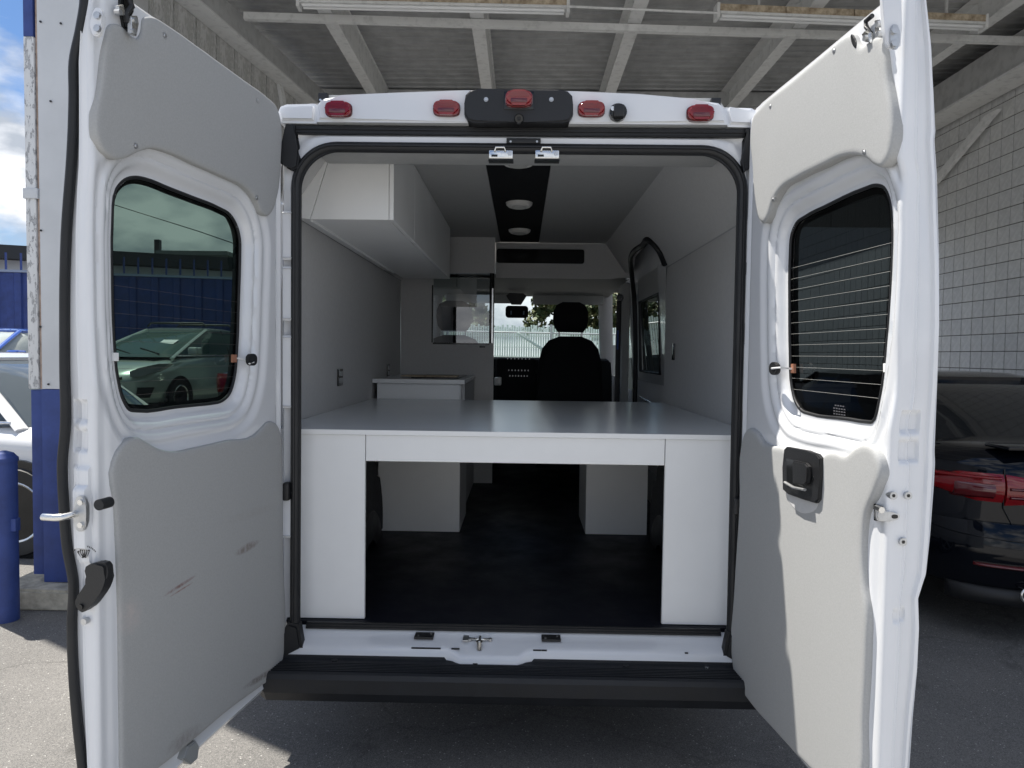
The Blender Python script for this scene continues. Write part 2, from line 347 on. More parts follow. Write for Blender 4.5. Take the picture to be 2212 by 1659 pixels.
# ================================================================== SETTING
def G(x, y): return .42*float(sst(4, 8, np.float64(y)))*float(sst(-2.6, -4.6, np.float64(-abs(x) if x < 0 else 0)))
def build_ground():
    xs = np.concatenate([[-400, -150, -60, -30], np.arange(-16, 16.1, .5), [30, 60, 150, 400]])
    ys = np.concatenate([[-400, -100, -40, -20], np.arange(-10, 26.1, .5), [40, 80, 160, 500]])
    V = []; Fc = []
    for y in ys:
        for x in xs: V.append((x, y, G(x, y)))
    n = len(xs)
    for j in range(len(ys)-1):
        for i in range(n-1): Fc.append((j*n+i, j*n+i+1, (j+1)*n+i+1, (j+1)*n+i))
    o = mk('ground', V, Fc, GROUND, None, True); tag(o, 'speckled asphalt yard, sunlit at left and shaded under the canopy', kind='structure')
build_ground()
ap = mk('bounce_sheet', [(-14, -30, .004), (14, -30, .004), (14, -1.1, .004), (-14, -1.1, .004)], [(0, 1, 2, 3)], pbr('bounce_sheet_pale', (.30, .295, .285), .9, var=.15, vscale=3)); tag(ap, 'added pale ground sheet out of view, bouncing sunlight toward the van', kind='structure')  # added sheet out of view; its pale tone bounces sunlight into the van

# ================================================================== CARPORT CANOPY
HC = 5.1
def build_canopy():
    t = thing('carport_canopy', 'large open carport roof of ribbed grey metal above the van', 'canopy', (0, 7.2, 0))
    # deck sheets: unseen front edge cut diagonally at left, shaped for the ground shadow
    eave = lambda x: .82 if x > -2.2 else .82-(x+2.2)*.62
    xs = [-4.9, -3.9, -3.0, -2.2, -.9, .5, 1.9, 3.3, 4.7, 5.9]
    for a, b in zip(xs[:-1], xs[1:]):
        V = []; Fc = []; prof = []; p = .15
        y = 7.4
        while y > -.2:
            prof += [(y, HC), (y-.095, HC), (y-.105, HC-.018), (y-.125, HC-.018), (y-.135, HC)]; y -= p
        for (yy, zz) in prof:
            V.append((a, max(yy, eave(a)), zz)); V.append((b, max(yy, eave(b)), zz))
        for i in range(len(prof)-1):
            if prof[i][0] <= min(eave(a), eave(b))-.2: break
            Fc.append((2*i, 2*i+1, 2*i+3, 2*i+2))
        n = len(V); V += [(x, yy, HC+.03) for (x, yy) in ((a-.02, 7.4), (b+.02, 7.4), (b+.02, eave(b)), (a-.02, eave(a)))]; Fc.append((n, n+1, n+2, n+3))
        mk('roof_sheet', V, Fc, DECK, t)
    # rafters running away from the camera: web + flanges
    for x in (-3.35, -1.92, -.46, 1.08, 2.72, 4.5):
        y0 = eave(x)+.05
        bm = bmesh.new()
        add_box(bm, x-.065, x+.068, y0, 7.25, HC-.335, HC-.322); add_box(bm, x+.055, x+.067, y0, 7.25, HC-.32, HC-.02); add_box(bm, x-.06, x+.085, y0, 7.25, HC-.021, HC-.019)
        bm_out('rafter', bm, BEAML, t, False)
    a = hZ(528, 43, 4.69); b = hZ(2212, 96, 4.69); b = a+(b-a)*1.12; d_ = (b-a)/np.linalg.norm(b-a); q_ = np.array([-d_[1], d_[0], 0])*.03; up_ = np.array([0, 0, .065])
    mk('cross_rail', [a-q_, b-q_, b+q_, a+q_, a-q_+up_, b-q_+up_, b+q_+up_, a+q_+up_], [(0, 3, 2, 1), (4, 5, 6, 7), (0, 1, 5, 4), (2, 3, 7, 6), (0, 4, 7, 3), (1, 2, 6, 5)], BEAML, t)
    box('ridge_angle', -4.9, 5.9, 7.2, 7.26, HC-.2, HC-.02, BEAM, t)
    # light conduit between the two lamp battens
    a = hZ(1228, 14, 4.66); b = hZ(1550, 28, 4.66); tube('conduit', [a, b], .011, BEAML, t)
    # side beams
    box('side_beam', 5.12, 5.34, 1.1, 12.4, 4.50, 4.9, BEAM, t); box('beam_flange', 5.02, 5.36, 1.1, 12.4, 4.47, 4.50, BEAML, t)
    box('deck_extension', 4.7, 5.9, 7.42, 12.4, HC, HC+.03, DECK, t)
    # diagonal brace on the right wall
    A = hX(2165, 235, 5.32); B = hX(2030, 395, 5.32)
    mk('wall_brace', [A+(0, 0, 0), A+(0, .22, 0), B+(0, .22, 0), B, A+(-.05, 0, 0), A+(-.05, .22, 0), B+(-.05, .22, 0), B+(-.05, 0, 0)], [(0, 1, 2, 3), (4, 7, 6, 5), (0, 4, 5, 1), (1, 5, 6, 2), (2, 6, 7, 3), (3, 7, 4, 0)], BEAML, t)
    # left brace
    return t
build_canopy()

def build_lamps():
    for i, (p, q, lab) in enumerate((((642, 14), (1230, 27), 'unlit fluorescent strip on a bare wooden batten, above the middle of the van'), ((1545, 38), (2128, 62), 'unlit fluorescent strip on a bare wooden batten, behind the right open door top'))):
        a = hZ(*p, 4.66); b = hZ(*q, 4.66); d = Vector(b-a); L = d.length; ang = math.atan2(d.y, d.x)
        T = Matrix.Translation(a) @ Matrix.Rotation(ang, 4, 'Z')
        t = thing('fluorescent_batten', lab, 'ceiling lamp', tuple(a), 'fluorescent battens under the canopy')
        for k in range(4): box('wooden_plank', L*k/4+.004, L*(k+1)/4-.004, -.045, .0, .045, .108+.004*random.random(), WOOD, t, .003, T=T)
        box('channel', .03, L-.03, -.05, .05, .02, .044, BEAML, t, .004, T=T)
        for yy in (-.028, .028): cyl('tube', (.05, yy, .004), (L-.05, yy, .004), .013, LAM, t, T=T)
        for xx in (0, L-.03): box('end_bracket', xx, xx+.03, -.05, .06, -.02, .12, BEAML, t, .006, T=T)
        for xx in (.4, L-.4): box('hanger', xx, xx+.02, -.01, .01, .098, HC-4.66-.02, BEAM, t, T=T)
build_lamps()

# ------------------------------------------------------------------ left siding wall (hangs above head height)
def build_siding():
    t = thing('siding_wall', 'vertical embossed grey siding hanging below the canopy on the left', 'wall', (-3, 5, 3))
    P0 = np.array([-3.23, 2.75]); P1 = np.array([-2.70, 7.22]); L = np.linalg.norm(P1-P0); d = (P1-P0)/L
    T = Matrix.Translation((P0[0], P0[1], 0)) @ Matrix.Rotation(math.atan2(d[1], d[0]), 4, 'Z')
    n = 13; s = L/n
    for i in range(n):
        o = box('siding_plank', i*s+.009, (i+1)*s-.009, -.008+.002*(i % 2), .03, 3.02+.01*random.random(), 4.9, SIDING if i > 1 else BEAM, t, .003, 1, T=T)
    box('backing', 0, L, .031, .05, 3.02, 4.9, pbr('dark_gap', (.03, .03, .03), .9), t, T=T)
    box('top_beam', -.1, L, -.17, -.012, 4.62, 4.87, BEAM, t, .004, T=T); box('beam_flange', -.1, L, -.22, -.012, 4.595, 4.618, BEAML, t, .002, T=T)
    bm = bmesh.new(); add_prism(bm, [(L-1.5, 4.595), (L-1.4, 4.595), (L-.95, 3.6), (L-1.05, 3.6)], 'y', -.05, -.012); bm_out('brace', bm, BEAML, t, False, T)
    t2 = thing('rear_siding', 'grey siding band closing the far end of the canopy above the van roof', 'wall', (0, 7.3, 3.2))
    for i in range(26): box('siding_plank', -2.7+i*.33+.006, -2.7+(i+1)*.33-.006, 7.27, 7.3, 3.3, 5.08, SIDING, t2, .003, 1)
    box('backing', -2.7, 5.9, 7.301, 7.32, 3.3, 5.08, BEAM, t2)
build_siding()

# ------------------------------------------------------------------ block wall on the right
def build_blocks():
    t = thing('block_wall', 'pale grey stack-bond block wall along the right side behind the black sedan', 'wall', (5.5, 6, 0))
    MB = [pbr('pale_block_%s' % k, c, .85, var=.08, vscale=20, bump=.3, bscale=70) for k, c in (('a', (.60, .605, .60)), ('b', (.625, .63, .62)), ('c', (.58, .585, .58)))]
    box('mortar_core', 5.408, 5.6, 1.2, 12.4, 0, 5.09, pbr('dark_mortar', (.13, .13, .125), .95), t)
    s = .2; g = .0045
    bm = bmesh.new(); add_box(bm, 0, .05, -s/2+g, s/2-g, -s/2+g, s/2-g, .004, 1)
    vv = [tuple(x.co) for x in bm.verts]; ff = [[x.index for x in f.verts] for f in bm.faces]; bm.free(); mes = []
    for m in MB:
        me = bpy.data.meshes.new('block'); me.from_pydata(vv, [], ff); me.materials.append(m); mes.append(me)
    rest = Joined(); rows = range(0, 22); cnt = 0
    for j in range(25):
        for i in range(56):
            y = 1.3+i*s; z = .1+j*s+.003; dx = random.uniform(-.0015, .0015)
            if 5.0 <= y <= 8.75 and 1.35 < z < 4.6 and cnt < 300:
                link('block', mes[random.choice((0, 0, 1, 2))], t, Matrix.Translation((5.4+dx, y, z))); cnt += 1
            else: rest.add([(v[0]+5.4+dx, v[1]+y, v[2]+z) for v in vv], ff)
    o = rest.out('block_courses', MB[0], t); o['kind'] = 'stuff'
build_blocks()

# ------------------------------------------------------------------ blue post, downspout, bollard, footing
def build_post():
    f = prism('concrete_footing', [(-2.99, -.005), (-2.48, -.005), (-2.51, .115), (-2.97, .125)], 'y', 1.36, 1.95, CONC, None, .015)
    tag(f, 'chipped concrete footing under the blue and white corner post', 'footing')
    t = thing('corner_post', 'tall corner post clad in white sheet, blue below waist height', 'post', (-2.74, 1.6, .12))
    wm = pbr('white_sheet_cladding', (.60, .62, .64), .5, var=.05, vscale=3)
    box('white_cladding', -2.775, -2.53, 1.50, 1.75, 1.262, 4.85, wm, t, .004)
    box('blue_base', -2.778, -2.53, 1.497, 1.753, .122, 1.26, BLUE, t, .004)
    box('blue_fin', -2.855, -2.783, 1.52, 1.60, .16, 1.255, BLUE, t, .004)
    for (px, py) in ((88, 47), (132, 51), (89, 498), (88, 706), (110, 219), (105, 830)):
        a = hY(px, py, 1.497); cyl('rivet', a, a+(0, -.006, 0), .006, BLK, t, n=8)
    d = thing('downspout', 'peeling white and grey square downspout with a blue top, beside the corner post', 'downspout', (-2.93, 1.53, 1.26))
    box('peeling_section', -2.855, -2.795, 1.50, 1.56, 1.262, 3.28, PEEL, d, .006); box('blue_section', -2.855, -2.798, 1.50, 1.56, 3.28, 4.8, BLUE, d, .006)
    box('rusty_flashing', -2.790, -2.780, 1.51, 1.56, 1.262, 4.8, pbr('rusty_flashing', (.36, .27, .22), .7, var=.3, vscale=20), d)
    box('strap', -2.865, -2.78, 1.49, 1.565, 2.36, 2.42, wm, d, .004)
    b = thing('bollard', 'round blue steel bollard with domed cap at the left edge', 'bollard', (-2.83, 1.3, 0))
    c = Vector((-2.80, 1.22, 0)); cyl('pipe', c+Vector((0, 0, -.01)), c+Vector((0, 0, .88)), .062, BLUE, b, n=28)
    bm = bmesh.new(); add_cyl(bm, c+Vector((0, 0, .88)), c+Vector((0, 0, .90)), .068, .068, 28); add_cyl(bm, c+Vector((0, 0, .9)), c+Vector((0, 0, .925)), .066, .045, 28); add_cyl(bm, c+Vector((0, 0, .925)), c+Vector((0, 0, .938)), .045, .012, 28); bm_out('domed_cap', bm, BLUE, b)
    box('clamp', -2.755, -2.72, 1.19, 1.23, .50, .57, BLUE, b, .004)
build_post()

# ------------------------------------------------------------------ backdrop: blue fence, buildings, slat fence, trees
def build_backdrop():
    t = thing('blue_fence', 'tall blue corrugated metal fence with pickets, far left behind the parked cars', 'fence', (-7, 11, .4))
    A = np.array([-13.5, 10.2]); B = np.array([-3.2, 12.6]); L = np.linalg.norm(B-A); d = (B-A)/L
    T = Matrix.Translation((A[0], A[1], .4)) @ Matrix.Rotation(math.atan2(d[1], d[0]), 4, 'Z'); n = 26; s = L/n
    for i in range(n):
        V = []; Fc = []
        pr = [(0, 0), (.30, 0), (.36, -.04), (.64, -.04), (.70, 0), (1, 0)]
        for (u, y) in pr: V += [((i+u)*s, y, 0), ((i+u)*s, y, 2.55)]
        for k in range(5): Fc.append((2*k, 2*k+2, 2*k+3, 2*k+1))
        V += [((i+u)*s, .05, z) for u in (0, 1) for z in (0, 2.55)]; m = 12; Fc.append((m, m+1, m+3, m+2))
        mk('fence_panel', V, Fc, BLUE, t, T=T)
    box('top_rail', 0, L, -.05, .06, 2.555, 2.60, pbr('pale_blue_rail', (.30, .36, .48), .6), t, T=T)
    for i in range(int(L/.26)):
        box('picket', i*.26, i*.26+.03, -.01, .02, 2.60, 2.93, BLUE, t, T=T)
    # buildings beyond
    b = thing('warehouse', 'long low white warehouse with a dark eave behind the blue fence', 'building', (-10, 16, 0)); wm = pbr('white_render', (.55, .57, .58), .8, var=.08, vscale=1)
    T2 = Matrix.Translation((-23.05, 11.63, .3)) @ Matrix.Rotation(math.radians(22), 4, 'Z')
    box('wall', 0, 18.2, 0, 6, 0, 3.45, wm, b, T=T2); prism('eave', [(-.5, 3.45), (6.5, 3.6), (6.5, 3.78), (-.5, 3.78)], 'x', -.3, 18.5, pbr('dark_eave', (.035, .038, .04), .7), b, T=T2)
    b2 = thing('flat_roofed_block', 'grey flat-roofed building with a stub chimney, beyond the blue fence', 'building', (-9, 24, 0)); gm = pbr('grey_render', (.20, .22, .21), .85, var=.1, vscale=.8)
    box('wall', -13.6, -11.1, 24, 30, 0, 5.05, gm, b2); box('parapet', -13.7, -11.0, 23.9, 30.1, 5.05, 5.2, gm, b2); box('chimney', -13.9, -13.72, 24.2, 24.4, 3.6, 5.65, BLK, b2); box('roof_unit', -10.9, -10.2, 23.6, 24, 3.0, 4.6, BLK, b2)
    w1 = tube_geo([hY(150, 412, 20), hY(430, 500, 20), hY(560, 545, 22)], .014); o = mk('power_line', *w1, BLK, None, True); tag(o, 'thin overhead cable crossing the cloudy sky on the left', 'cable')
    # far slat fence and trees through the windscreen
    f = thing('slat_fence', 'pale vertical-slat chain fence seen through the windscreen', 'fence', (1, 15, 0))
    j = Joined(); x = -6.5
    while x < 8:
        h = 2.12+.07*random.random()-.012*x; j.bx(x, x+.043, 14.0, 14.012, .05, h); x += .056
    o = j.out('slats', SLAT, f); o['kind'] = 'stuff'
    
    jj = Joined()
    for k in range(8): jj.bx(-6.5, 8, 14.02, 14.026, .1+k*.26, .112+k*.26)
    jj.out('mesh_wires', STEEL, f)
    for x in np.arange(-6.5, 8.1, 2.4): cyl('post', (x, 13.95, 0), (x, 13.95, 2.2), .03, STEEL, f, n=8)
    tube('top_rail', [(-6.5, 13.95, 2.06), (8, 13.95, 1.94)], .018, STEEL, f)
    tube('brace_rail', [(-.1, 13.93, 2.0), (2.3, 13.93, .5)], .03, SLAT, f)
    box('grey_shed', 1.9, 4.6, 12.4, 13.4, 0, 1.72, pbr('grey_shed', (.20, .22, .22), .8), None); tag(bpy.data.objects['grey_shed'], 'low grey box beyond the windscreen, right of the front seat', 'shed')
    LEAF = [pbr('leaf_light', (.12, .125, .045), .6), pbr('leaf_dark', (.05, .075, .025), .7)]
    bark = pbr('bark', (.10, .07, .05), .9)
    def tree(x, y, h, r, lab):
        tr = thing('tree', lab, 'tree', (x, y, 0)); cyl('trunk', (x, y, 0), (x+.1, y, h*.6), .16, bark, tr, .08, 8)
        rnd = random.Random(int(x*10)); V = []; Fc = []; cl = []
        for k in range(26):
            a = rnd.uniform(0, 6.28); b_ = rnd.uniform(-1, 1); q = rnd.random()**.5*r; cl.append((x+math.cos(a)*q, y+math.sin(a)*q, h-r*.6+b_*r*.62, rnd.uniform(.25, .5)*r*.7))
        mi = []
        for c in cl:
            for k in range(150):
                v = Vector((rnd.gauss(0, 1), rnd.gauss(0, 1), rnd.gauss(0, .8))).normalized()*c[3]*rnd.uniform(.5, 1.05); p = Vector(c[:3])+v
                e1 = Vector((rnd.gauss(0, 1), rnd.gauss(0, 1), rnd.gauss(0, 1))).normalized(); e2 = e1.orthogonal().normalized(); s_ = rnd.uniform(.035, .08); n_ = len(V)
                V += [tuple(p+e1*s_*1.6), tuple(p+e2*s_), tuple(p-e1*s_*1.6), tuple(p-e2*s_)]; Fc.append((n_, n_+1, n_+2, n_+3)); mi.append(rnd.random() < .5)
        o = mk('crown', V, Fc, LEAF, tr); o.data.polygons.foreach_set('material_index', [int(q) for q in mi])
    tree(1.45, 19, 3.55, 1.15, 'bushy tree showing above the slat fence, left of the headrest'); tree(3.1, 20, 3.7, 1.3, 'bushy tree above the slat fence, partly behind the headrest'); tree(4.9, 18, 3.0, 1.1, 'small dark tree near the right edge of the windscreen'); tree(-1.8, 16.5, 2.9, 1.1, 'dark bushy tree seen through the partition window')
build_backdrop()

# ================================================================== CARS
def wheel(parent, T, x, y, r=.325, wid=.21, rimcol=None, spokes=5, nm='wheel'):
    s = 1 if y > 0 else -1; bm = bmesh.new()
    prof = [(.62*r, 0), (.70*r, .01), (.93*r, .012), (r, -.02), (r, -wid+.02), (.93*r, -wid), (.5*r, -wid)]; n = 36; rows = []
    for (rr, dy) in prof: rows.append([bm.verts.new((x+rr*math.cos(2*math.pi*k/n), y+s*dy, r+rr*math.sin(2*math.pi*k/n))) for k in range(n)])
    for a, b in zip(rows[:-1], rows[1:]):
        for k in range(n): bm.faces.new((a[k], a[(k+1) % n], b[(k+1) % n], b[k]))
    o = bm_out(nm, bm, RUB, parent, True, T)
    bm = bmesh.new(); add_cyl(bm, (x, y-s*.09, r), (x, y-s*.085, r), .63*r, n=30); bm_out('brake_void', bm, BLKG, o, True, T)
    bm = bmesh.new(); v, f = tube_geo([(x+.645*r*math.cos(a), y-s*.005, r+.645*r*math.sin(a)) for a in np.linspace(0, 2*math.pi, 37)[:-1]], .014, 6, True)
    j = Joined(); j.add(v, f)
    for k in range(spokes):
        a = 2*math.pi*k/spokes+.3
        for da in (-.12, .12):
            p = [(x+rr*math.cos(a+da*q), y-s*(.02+.02*(1-rr/(.65*r))), r+rr*math.sin(a+da*q)) for rr, q in ((.08*r, .4), (.35*r, .6), (.64*r, 1.25))]
            j.add(*tube_geo(p, .011, 6))
    v, f = tube_geo([(x, y-s*.06, r), (x, y-s*.01, r)], .13*r, 12); j.add(v, f); bm.free(); j.out('rim', rimcol or CHROME, o, True, T)
    return o
def car(name, label, loc, yaw, paint, P, glassm=CARGL, group=None):
    t = thing(name, label, 'car', loc, group); T = Matrix.Translation(loc) @ Matrix.Rotation(yaw, 4, 'Z')
    L, W = P['L']/2, P['W']/2; x0 = L-P.get('rx', .6); e = P.get('n', 2.5)
    def hw(x):
        a = abs(x)
        return W if a <= x0 else W*max(0, (1-((a-x0)/(L-x0))**e))**(1/e)
    def xe(y, s=-1):
        q = min(abs(y)/W, .999); return s*(x0+(L-x0)*(1-q**e)**(1/e))
    xs = sorted(set([round(q, 4) for q in np.concatenate([np.linspace(-x0, x0, 17), [s*(x0+(L-x0)*k) for s in (-1, 1) for k in (.25, .45, .62, .76, .87, .95, .985, .9985)]])]))
    zx, zz = zip(*P['deck']); V = []; Fc = []; m = 0
    for x in xs:
        h = hw(x); z = np.interp(x, zx, zz); zb = P.get('zb', .2)+(.06 if abs(x) > x0 else 0)
        hz = z-zb
        sec = [(0, z), (.45, z-.004), (.78, z-.025), (.915, z-.065), (.975, z-.14), (.965, z-.19), (.992, z-.30), (1, zb+.33), (.99, zb+.2), (.96, zb+.06), (.90, zb), (0, zb)]
        full = [(a*h, b) for a, b in sec]+[(-a*h, b) for a, b in sec[-2:0:-1]]; m = len(full)
        V += [(x, a, b) for a, b in full]
    for i in range(len(xs)-1):
        for k in range(m): Fc.append((i*m+k, i*m+(k+1) % m, (i+1)*m+(k+1) % m, (i+1)*m+k))
    Fc.append(list(range(m))); Fc.append([(len(xs)-1)*m+k for k in range(m)][::-1])
    mk('body', V, Fc, paint, t, True, T, 50)
    # greenhouse rings: list of (z, x_rear, x_front, halfwidth)
    V = []; Fc = []; K = 32
    rings = P['cabin']
    for (z, xr, xf, h) in rings:
        for k in range(K):
            a = 2*math.pi*k/K; c, s = math.cos(a), math.sin(a); q = (abs(c)**7+abs(s)**7)**(-1/7) if True else 1
            V.append(((xr+xf)/2+c*q*(xf-xr)/2, s*q*h, z+(0 if z < rings[-1][0] else 0)))
    for i in range(len(rings)-1):
        for k in range(K): Fc.append((i*K+k, i*K+(k+1) % K, (i+1)*K+(k+1) % K, (i+1)*K+k))
    Fc.append([(len(rings)-1)*K+k for k in range(K)]); mk('cabin_glass', V, Fc, glassm, t, True, T, 40)
    z, xr, xf, h = rings[-1]; rf = [((xr+xf)/2+q[0], q[1]) for q in rrect(-(xf-xr)/2-.03, (xf-xr)/2+.03, -h-.015, h+.015, .2, 5)]
    bm = bmesh.new(); n = len(rf); A = [bm.verts.new((a, b, z-.02)) for a, b in rf]; B = [bm.verts.new((a, b, z+.012)) for a, b in rf]
    cx = (xr+xf)/2; Cc = [bm.verts.new((cx+(a-cx)*.8, b*.8, z+.04)) for a, b in rf]; D = [bm.verts.new((cx+(a-cx)*.4, b*.4, z+.05)) for a, b in rf]
    for X, Y in ((A, B), (B, Cc), (Cc, D)):
        for k in range(n): bm.faces.new((X[k], X[(k+1) % n], Y[(k+1) % n], Y[k]))
    bm.faces.new(D); bm.faces.new(A[::-1]); bm_out('roof', bm, paint, t, True, T, 60)
    zb_, xrb, xfb, hb = rings[0]
    for sy in (-1, 1):
        for (xa, xb_, r_) in ((xrb, xr, .055), (xfb, xf, .035)):
            s_ = .93; pts = [(xa+(.13 if xa == xrb else -.13), sy*hb*.985, zb_-.02), ((xa+xb_)/2+(.07 if xa == xrb else -.09), sy*(hb+h)/2*.985, (zb_+z)/2), (xb_+(.03 if xa == xrb else -.05), sy*h*.97, z)]
            tube('pillar', smooth_poly(pts, 5, False), r_, paint, t, 8, False, (r_, .022), T)
        xm = (xr+xf)/2; tube('door_pillar', [(xm+.02, sy*hb*1.0, zb_), (xm, sy*h*1.0, z)], .02, BLKG, t, 6, False, None, T)
        tube('window_trim', [(xrb+.2, sy*(hb+.012), zb_+.035), (xfb-.25, sy*(hb+.012), zb_+.02)], .012, CHROME, t, 6, False, None, T)
        for x in P['axles']:
            cyl('wheel_arch', (x, sy*(W-.03), P['r']), (x, sy*(W+.004), P['r']), P['r']+.045, BLKG, t, n=36, T=T)
            wheel(t, T, x, sy*(W+.012), P['r'], spokes=P.get('spokes', 5))
        mx_ = xfb-.45; bm = bmesh.new(); add_box(bm, mx_-.09, mx_+.09, sy*(W+.02), sy*(W+.2), zb_+.03, zb_+.17, .045, 3); bm_out('door_mirror', bm, paint, t, True, T)
    return t, T, xe
def on_end(xe, poly, s, off):          # 2-D (y,z) outline wrapped onto a rounded car end
    return [(xe(y, s)+s*off, y, z) for y, z in poly]
def end_patch(name, xe, s, y0, y1, zt, zb, mat, parent, T, off=.006, thick=.03, n=14):
    """patch wrapped on the end of the car; zt/zb give top/bottom height as a function of q in 0..1"""
    V = []; Fc = []
    for i in range(n+1):
        q = i/n; y = y0+(y1-y0)*q; a, b = zb(q), zt(q)
        for o_, z in ((-thick, a), (off*.4, a), (off+.006, a+(b-a)*.2), (off+.010, a+(b-a)*.5), (off+.006, a+(b-a)*.8), (off*.4, b), (-thick, b)): V.append((xe(y, s)+s*o_, y, z))
    m = 7
    for i in range(n):
        for k in range(m-1): Fc.append((i*m+k, i*m+k+1, (i+1)*m+k+1, (i+1)*m+k))
    Fc.append(list(range(m))); Fc.append([n*m+k for k in range(m)])
    bm = bmesh.new(); vs = [bm.verts.new(v) for v in V]
    for f in Fc: bm.faces.new([vs[k] for k in f])
    return bm_out(name, bm, mat, parent, True, T, 60)

SEDAN = dict(L=4.6, W=1.82, r=.33, axles=(-1.42, 1.38), deck=[(-2.3, .93), (-2.25, 1.0), (-2.1, 1.04), (-1.7, 1.05), (-1.2, 1.0), (.8, .98), (1.5, .92), (2.1, .82), (2.3, .66)],
             cabin=[(.94, -1.85, 1.15, .80), (1.12, -1.52, .80, .73), (1.28, -1.15, .45, .66), (1.37, -.85, .18, .60)], spokes=9)
CARP_B = pbr('black_car_paint', (.003, .004, .007), .07, coat=.25, spec=.22)
CARP_W = pbr('white_car_paint', (.78, .79, .80), .2, coat=1); CARP_BL = pbr('blue_car_paint', (.03, .09, .38), .2, coat=1)
CARP_S = pbr('pale_silver_green_paint', (.46, .52, .49), .22, coat=1, metal=.3); CARP_G = pbr('charcoal_car_paint', (.02, .021, .024), .15, coat=1)
def build_cars():
    # black sedan, tail toward the camera, right of the van
    B = dict(SEDAN, L=4.62, W=1.81, r=.33)
    t, T, xe = car('black_sedan', 'glossy black sedan seen from behind, parked beyond the right van door', (3.13, 3.38, 0), math.radians(91.5), CARP_B, B)
    for sy in (1, -1):
        lo = end_patch('tail_light', xe, -1, sy*.895, sy*.62, lambda q: .84+.06*min(1, q*2.2), lambda q: .81-.06*min(1, q*1.6), LENSR, t, T, .014)
        end_patch('dark_insert', xe, -1, sy*.80, sy*.66, lambda q: .855, lambda q: .765, LENSD, lo, T, .026)
        end_patch('light_blade', xe, -1, sy*.87, sy*.64, lambda q: .888, lambda q: .868, LENSR, lo, T, .03)
        li = end_patch('lid_light', xe, -1, sy*.61, sy*.40, lambda q: .90-.03*q, lambda q: .735+.03*q, LENSR, t, T, .012)
        end_patch('dark_insert', xe, -1, sy*.60, sy*.42, lambda q: .835, lambda q: .815, LENSD, li, T, .026); end_patch('dark_insert', xe, -1, sy*.60, sy*.42, lambda q: .79, lambda q: .77, LENSD, li, T, .026)
        end_patch('reflector', xe, -1, sy*.74, sy*.50, lambda q: .43, lambda q: .41, LENSD, t, T, .075)
        xx = xe(sy*.52)-.055; v, f = tube_geo([(xx, sy*.52+.045*math.cos(a), .285+.04*math.sin(a)) for a in np.linspace(0, 6.283, 25)[:-1]], .008, 6, True); mk('exhaust_tip', v, f, CHROME, t, True, T)
        tube('lid_seam', [(xe(sy*q)-.004, sy*q, z) for q, z in ((.615, .93), (.615, .72), (.56, .60), (.40, .56))], .0035, BLK, t, 6, T=T)
        tube('bumper_crease', smooth_poly([(xe(sy*q)-.048, sy*q, z) for q, z in ((.885, .60), (.8, .575), (.6, .56), (.2, .56))], 5, False), .006, CARP_B, t, 6, T=T)
    end_patch('bumper', xe, -1, .885, -.885, lambda q: .64, lambda q: .30, CARP_B, t, T, .045, n=30); end_patch('lower_diffuser', xe, -1, .80, -.80, lambda q: .30, lambda q: .20, BLK, t, T, .03, n=24)
    box('plate', -2.345, -2.33, -.16, .16, .74, .88, LAM, t, .003, T=T); box('lid_spoiler', -2.24, -2.05, -.62, .62, 1.03, 1.052, CARP_B, t, .008, T=T)
    bm = bmesh.new(); vs = [(-1.02, 0, 1.40), (-.80, 0, 1.40)]; add_prism(bm, [(-1.06, 1.39), (-1.03, 1.475), (-.98, 1.482), (-.78, 1.40), (-.78, 1.39)], 'y', .38-.022, .38+.022, .012); bm_out('roof_fin', bm, CARP_B, t, True, T)
    # white sedan far left (tail to the right)
    t, T, xe = car('white_sedan', 'white sedan with a multi-spoke wheel at the left edge, behind the blue bollard', (-4.88, 3.42, 0), math.radians(174), CARP_W, dict(SEDAN, L=4.5, deck=[(-2.3, .80), (-2.2, .88), (-1.9, .92), (-1.3, .95), (-1.0, .96), (.8, .98), (1.5, .92), (2.1, .82), (2.3, .66)], cabin=[(.92, -1.50, 1.15, .80), (1.12, -1.25, .80, .73), (1.30, -.98, .45, .66), (1.41, -.72, .18, .60)]), glassdark('sky_reflection_glass', (.09, .11, .13)))  # sky reflection painted into the cabin glass colour
    end_patch('tail_light', xe, -1, .86, .55, lambda q: .92, lambda q: .78, LENSR, t, T); end_patch('tail_light', xe, -1, -.86, -.55, lambda q: .92, lambda q: .78, LENSR, t, T)
    # blue car behind it
    t, T, xe = car('blue_hatchback', 'bright blue car with a pale windscreen, behind the white sedan at the left edge', (-7.55, 7.4, .36), math.radians(-95), CARP_BL, dict(SEDAN, L=4.3), glassdark('pale_windscreen', (.42, .46, .44)))
    # pale silver hatchback seen through the left door glass
    PR = dict(L=4.46, W=1.74, r=.31, axles=(-1.35, 1.35), rx=.75, n=2.3, spokes=7, deck=[(-2.23, .95), (-2.1, 1.08), (-1.0, 1.04), (.6, 1.02), (1.25, .98), (1.75, .86), (2.05, .72), (2.23, .58)],
              cabin=[(.96, -2.0, 1.55, .78), (1.15, -1.85, 1.08, .72), (1.33, -1.5, .55, .65), (1.44, -.9, .12, .58)])
    t, T, xe = car('silver_hatchback', 'pale silver hatchback with roof bars, seen through the left door window', (-6.2, 10.2, .42), math.radians(-96), CARP_S, PR, CARGL2)
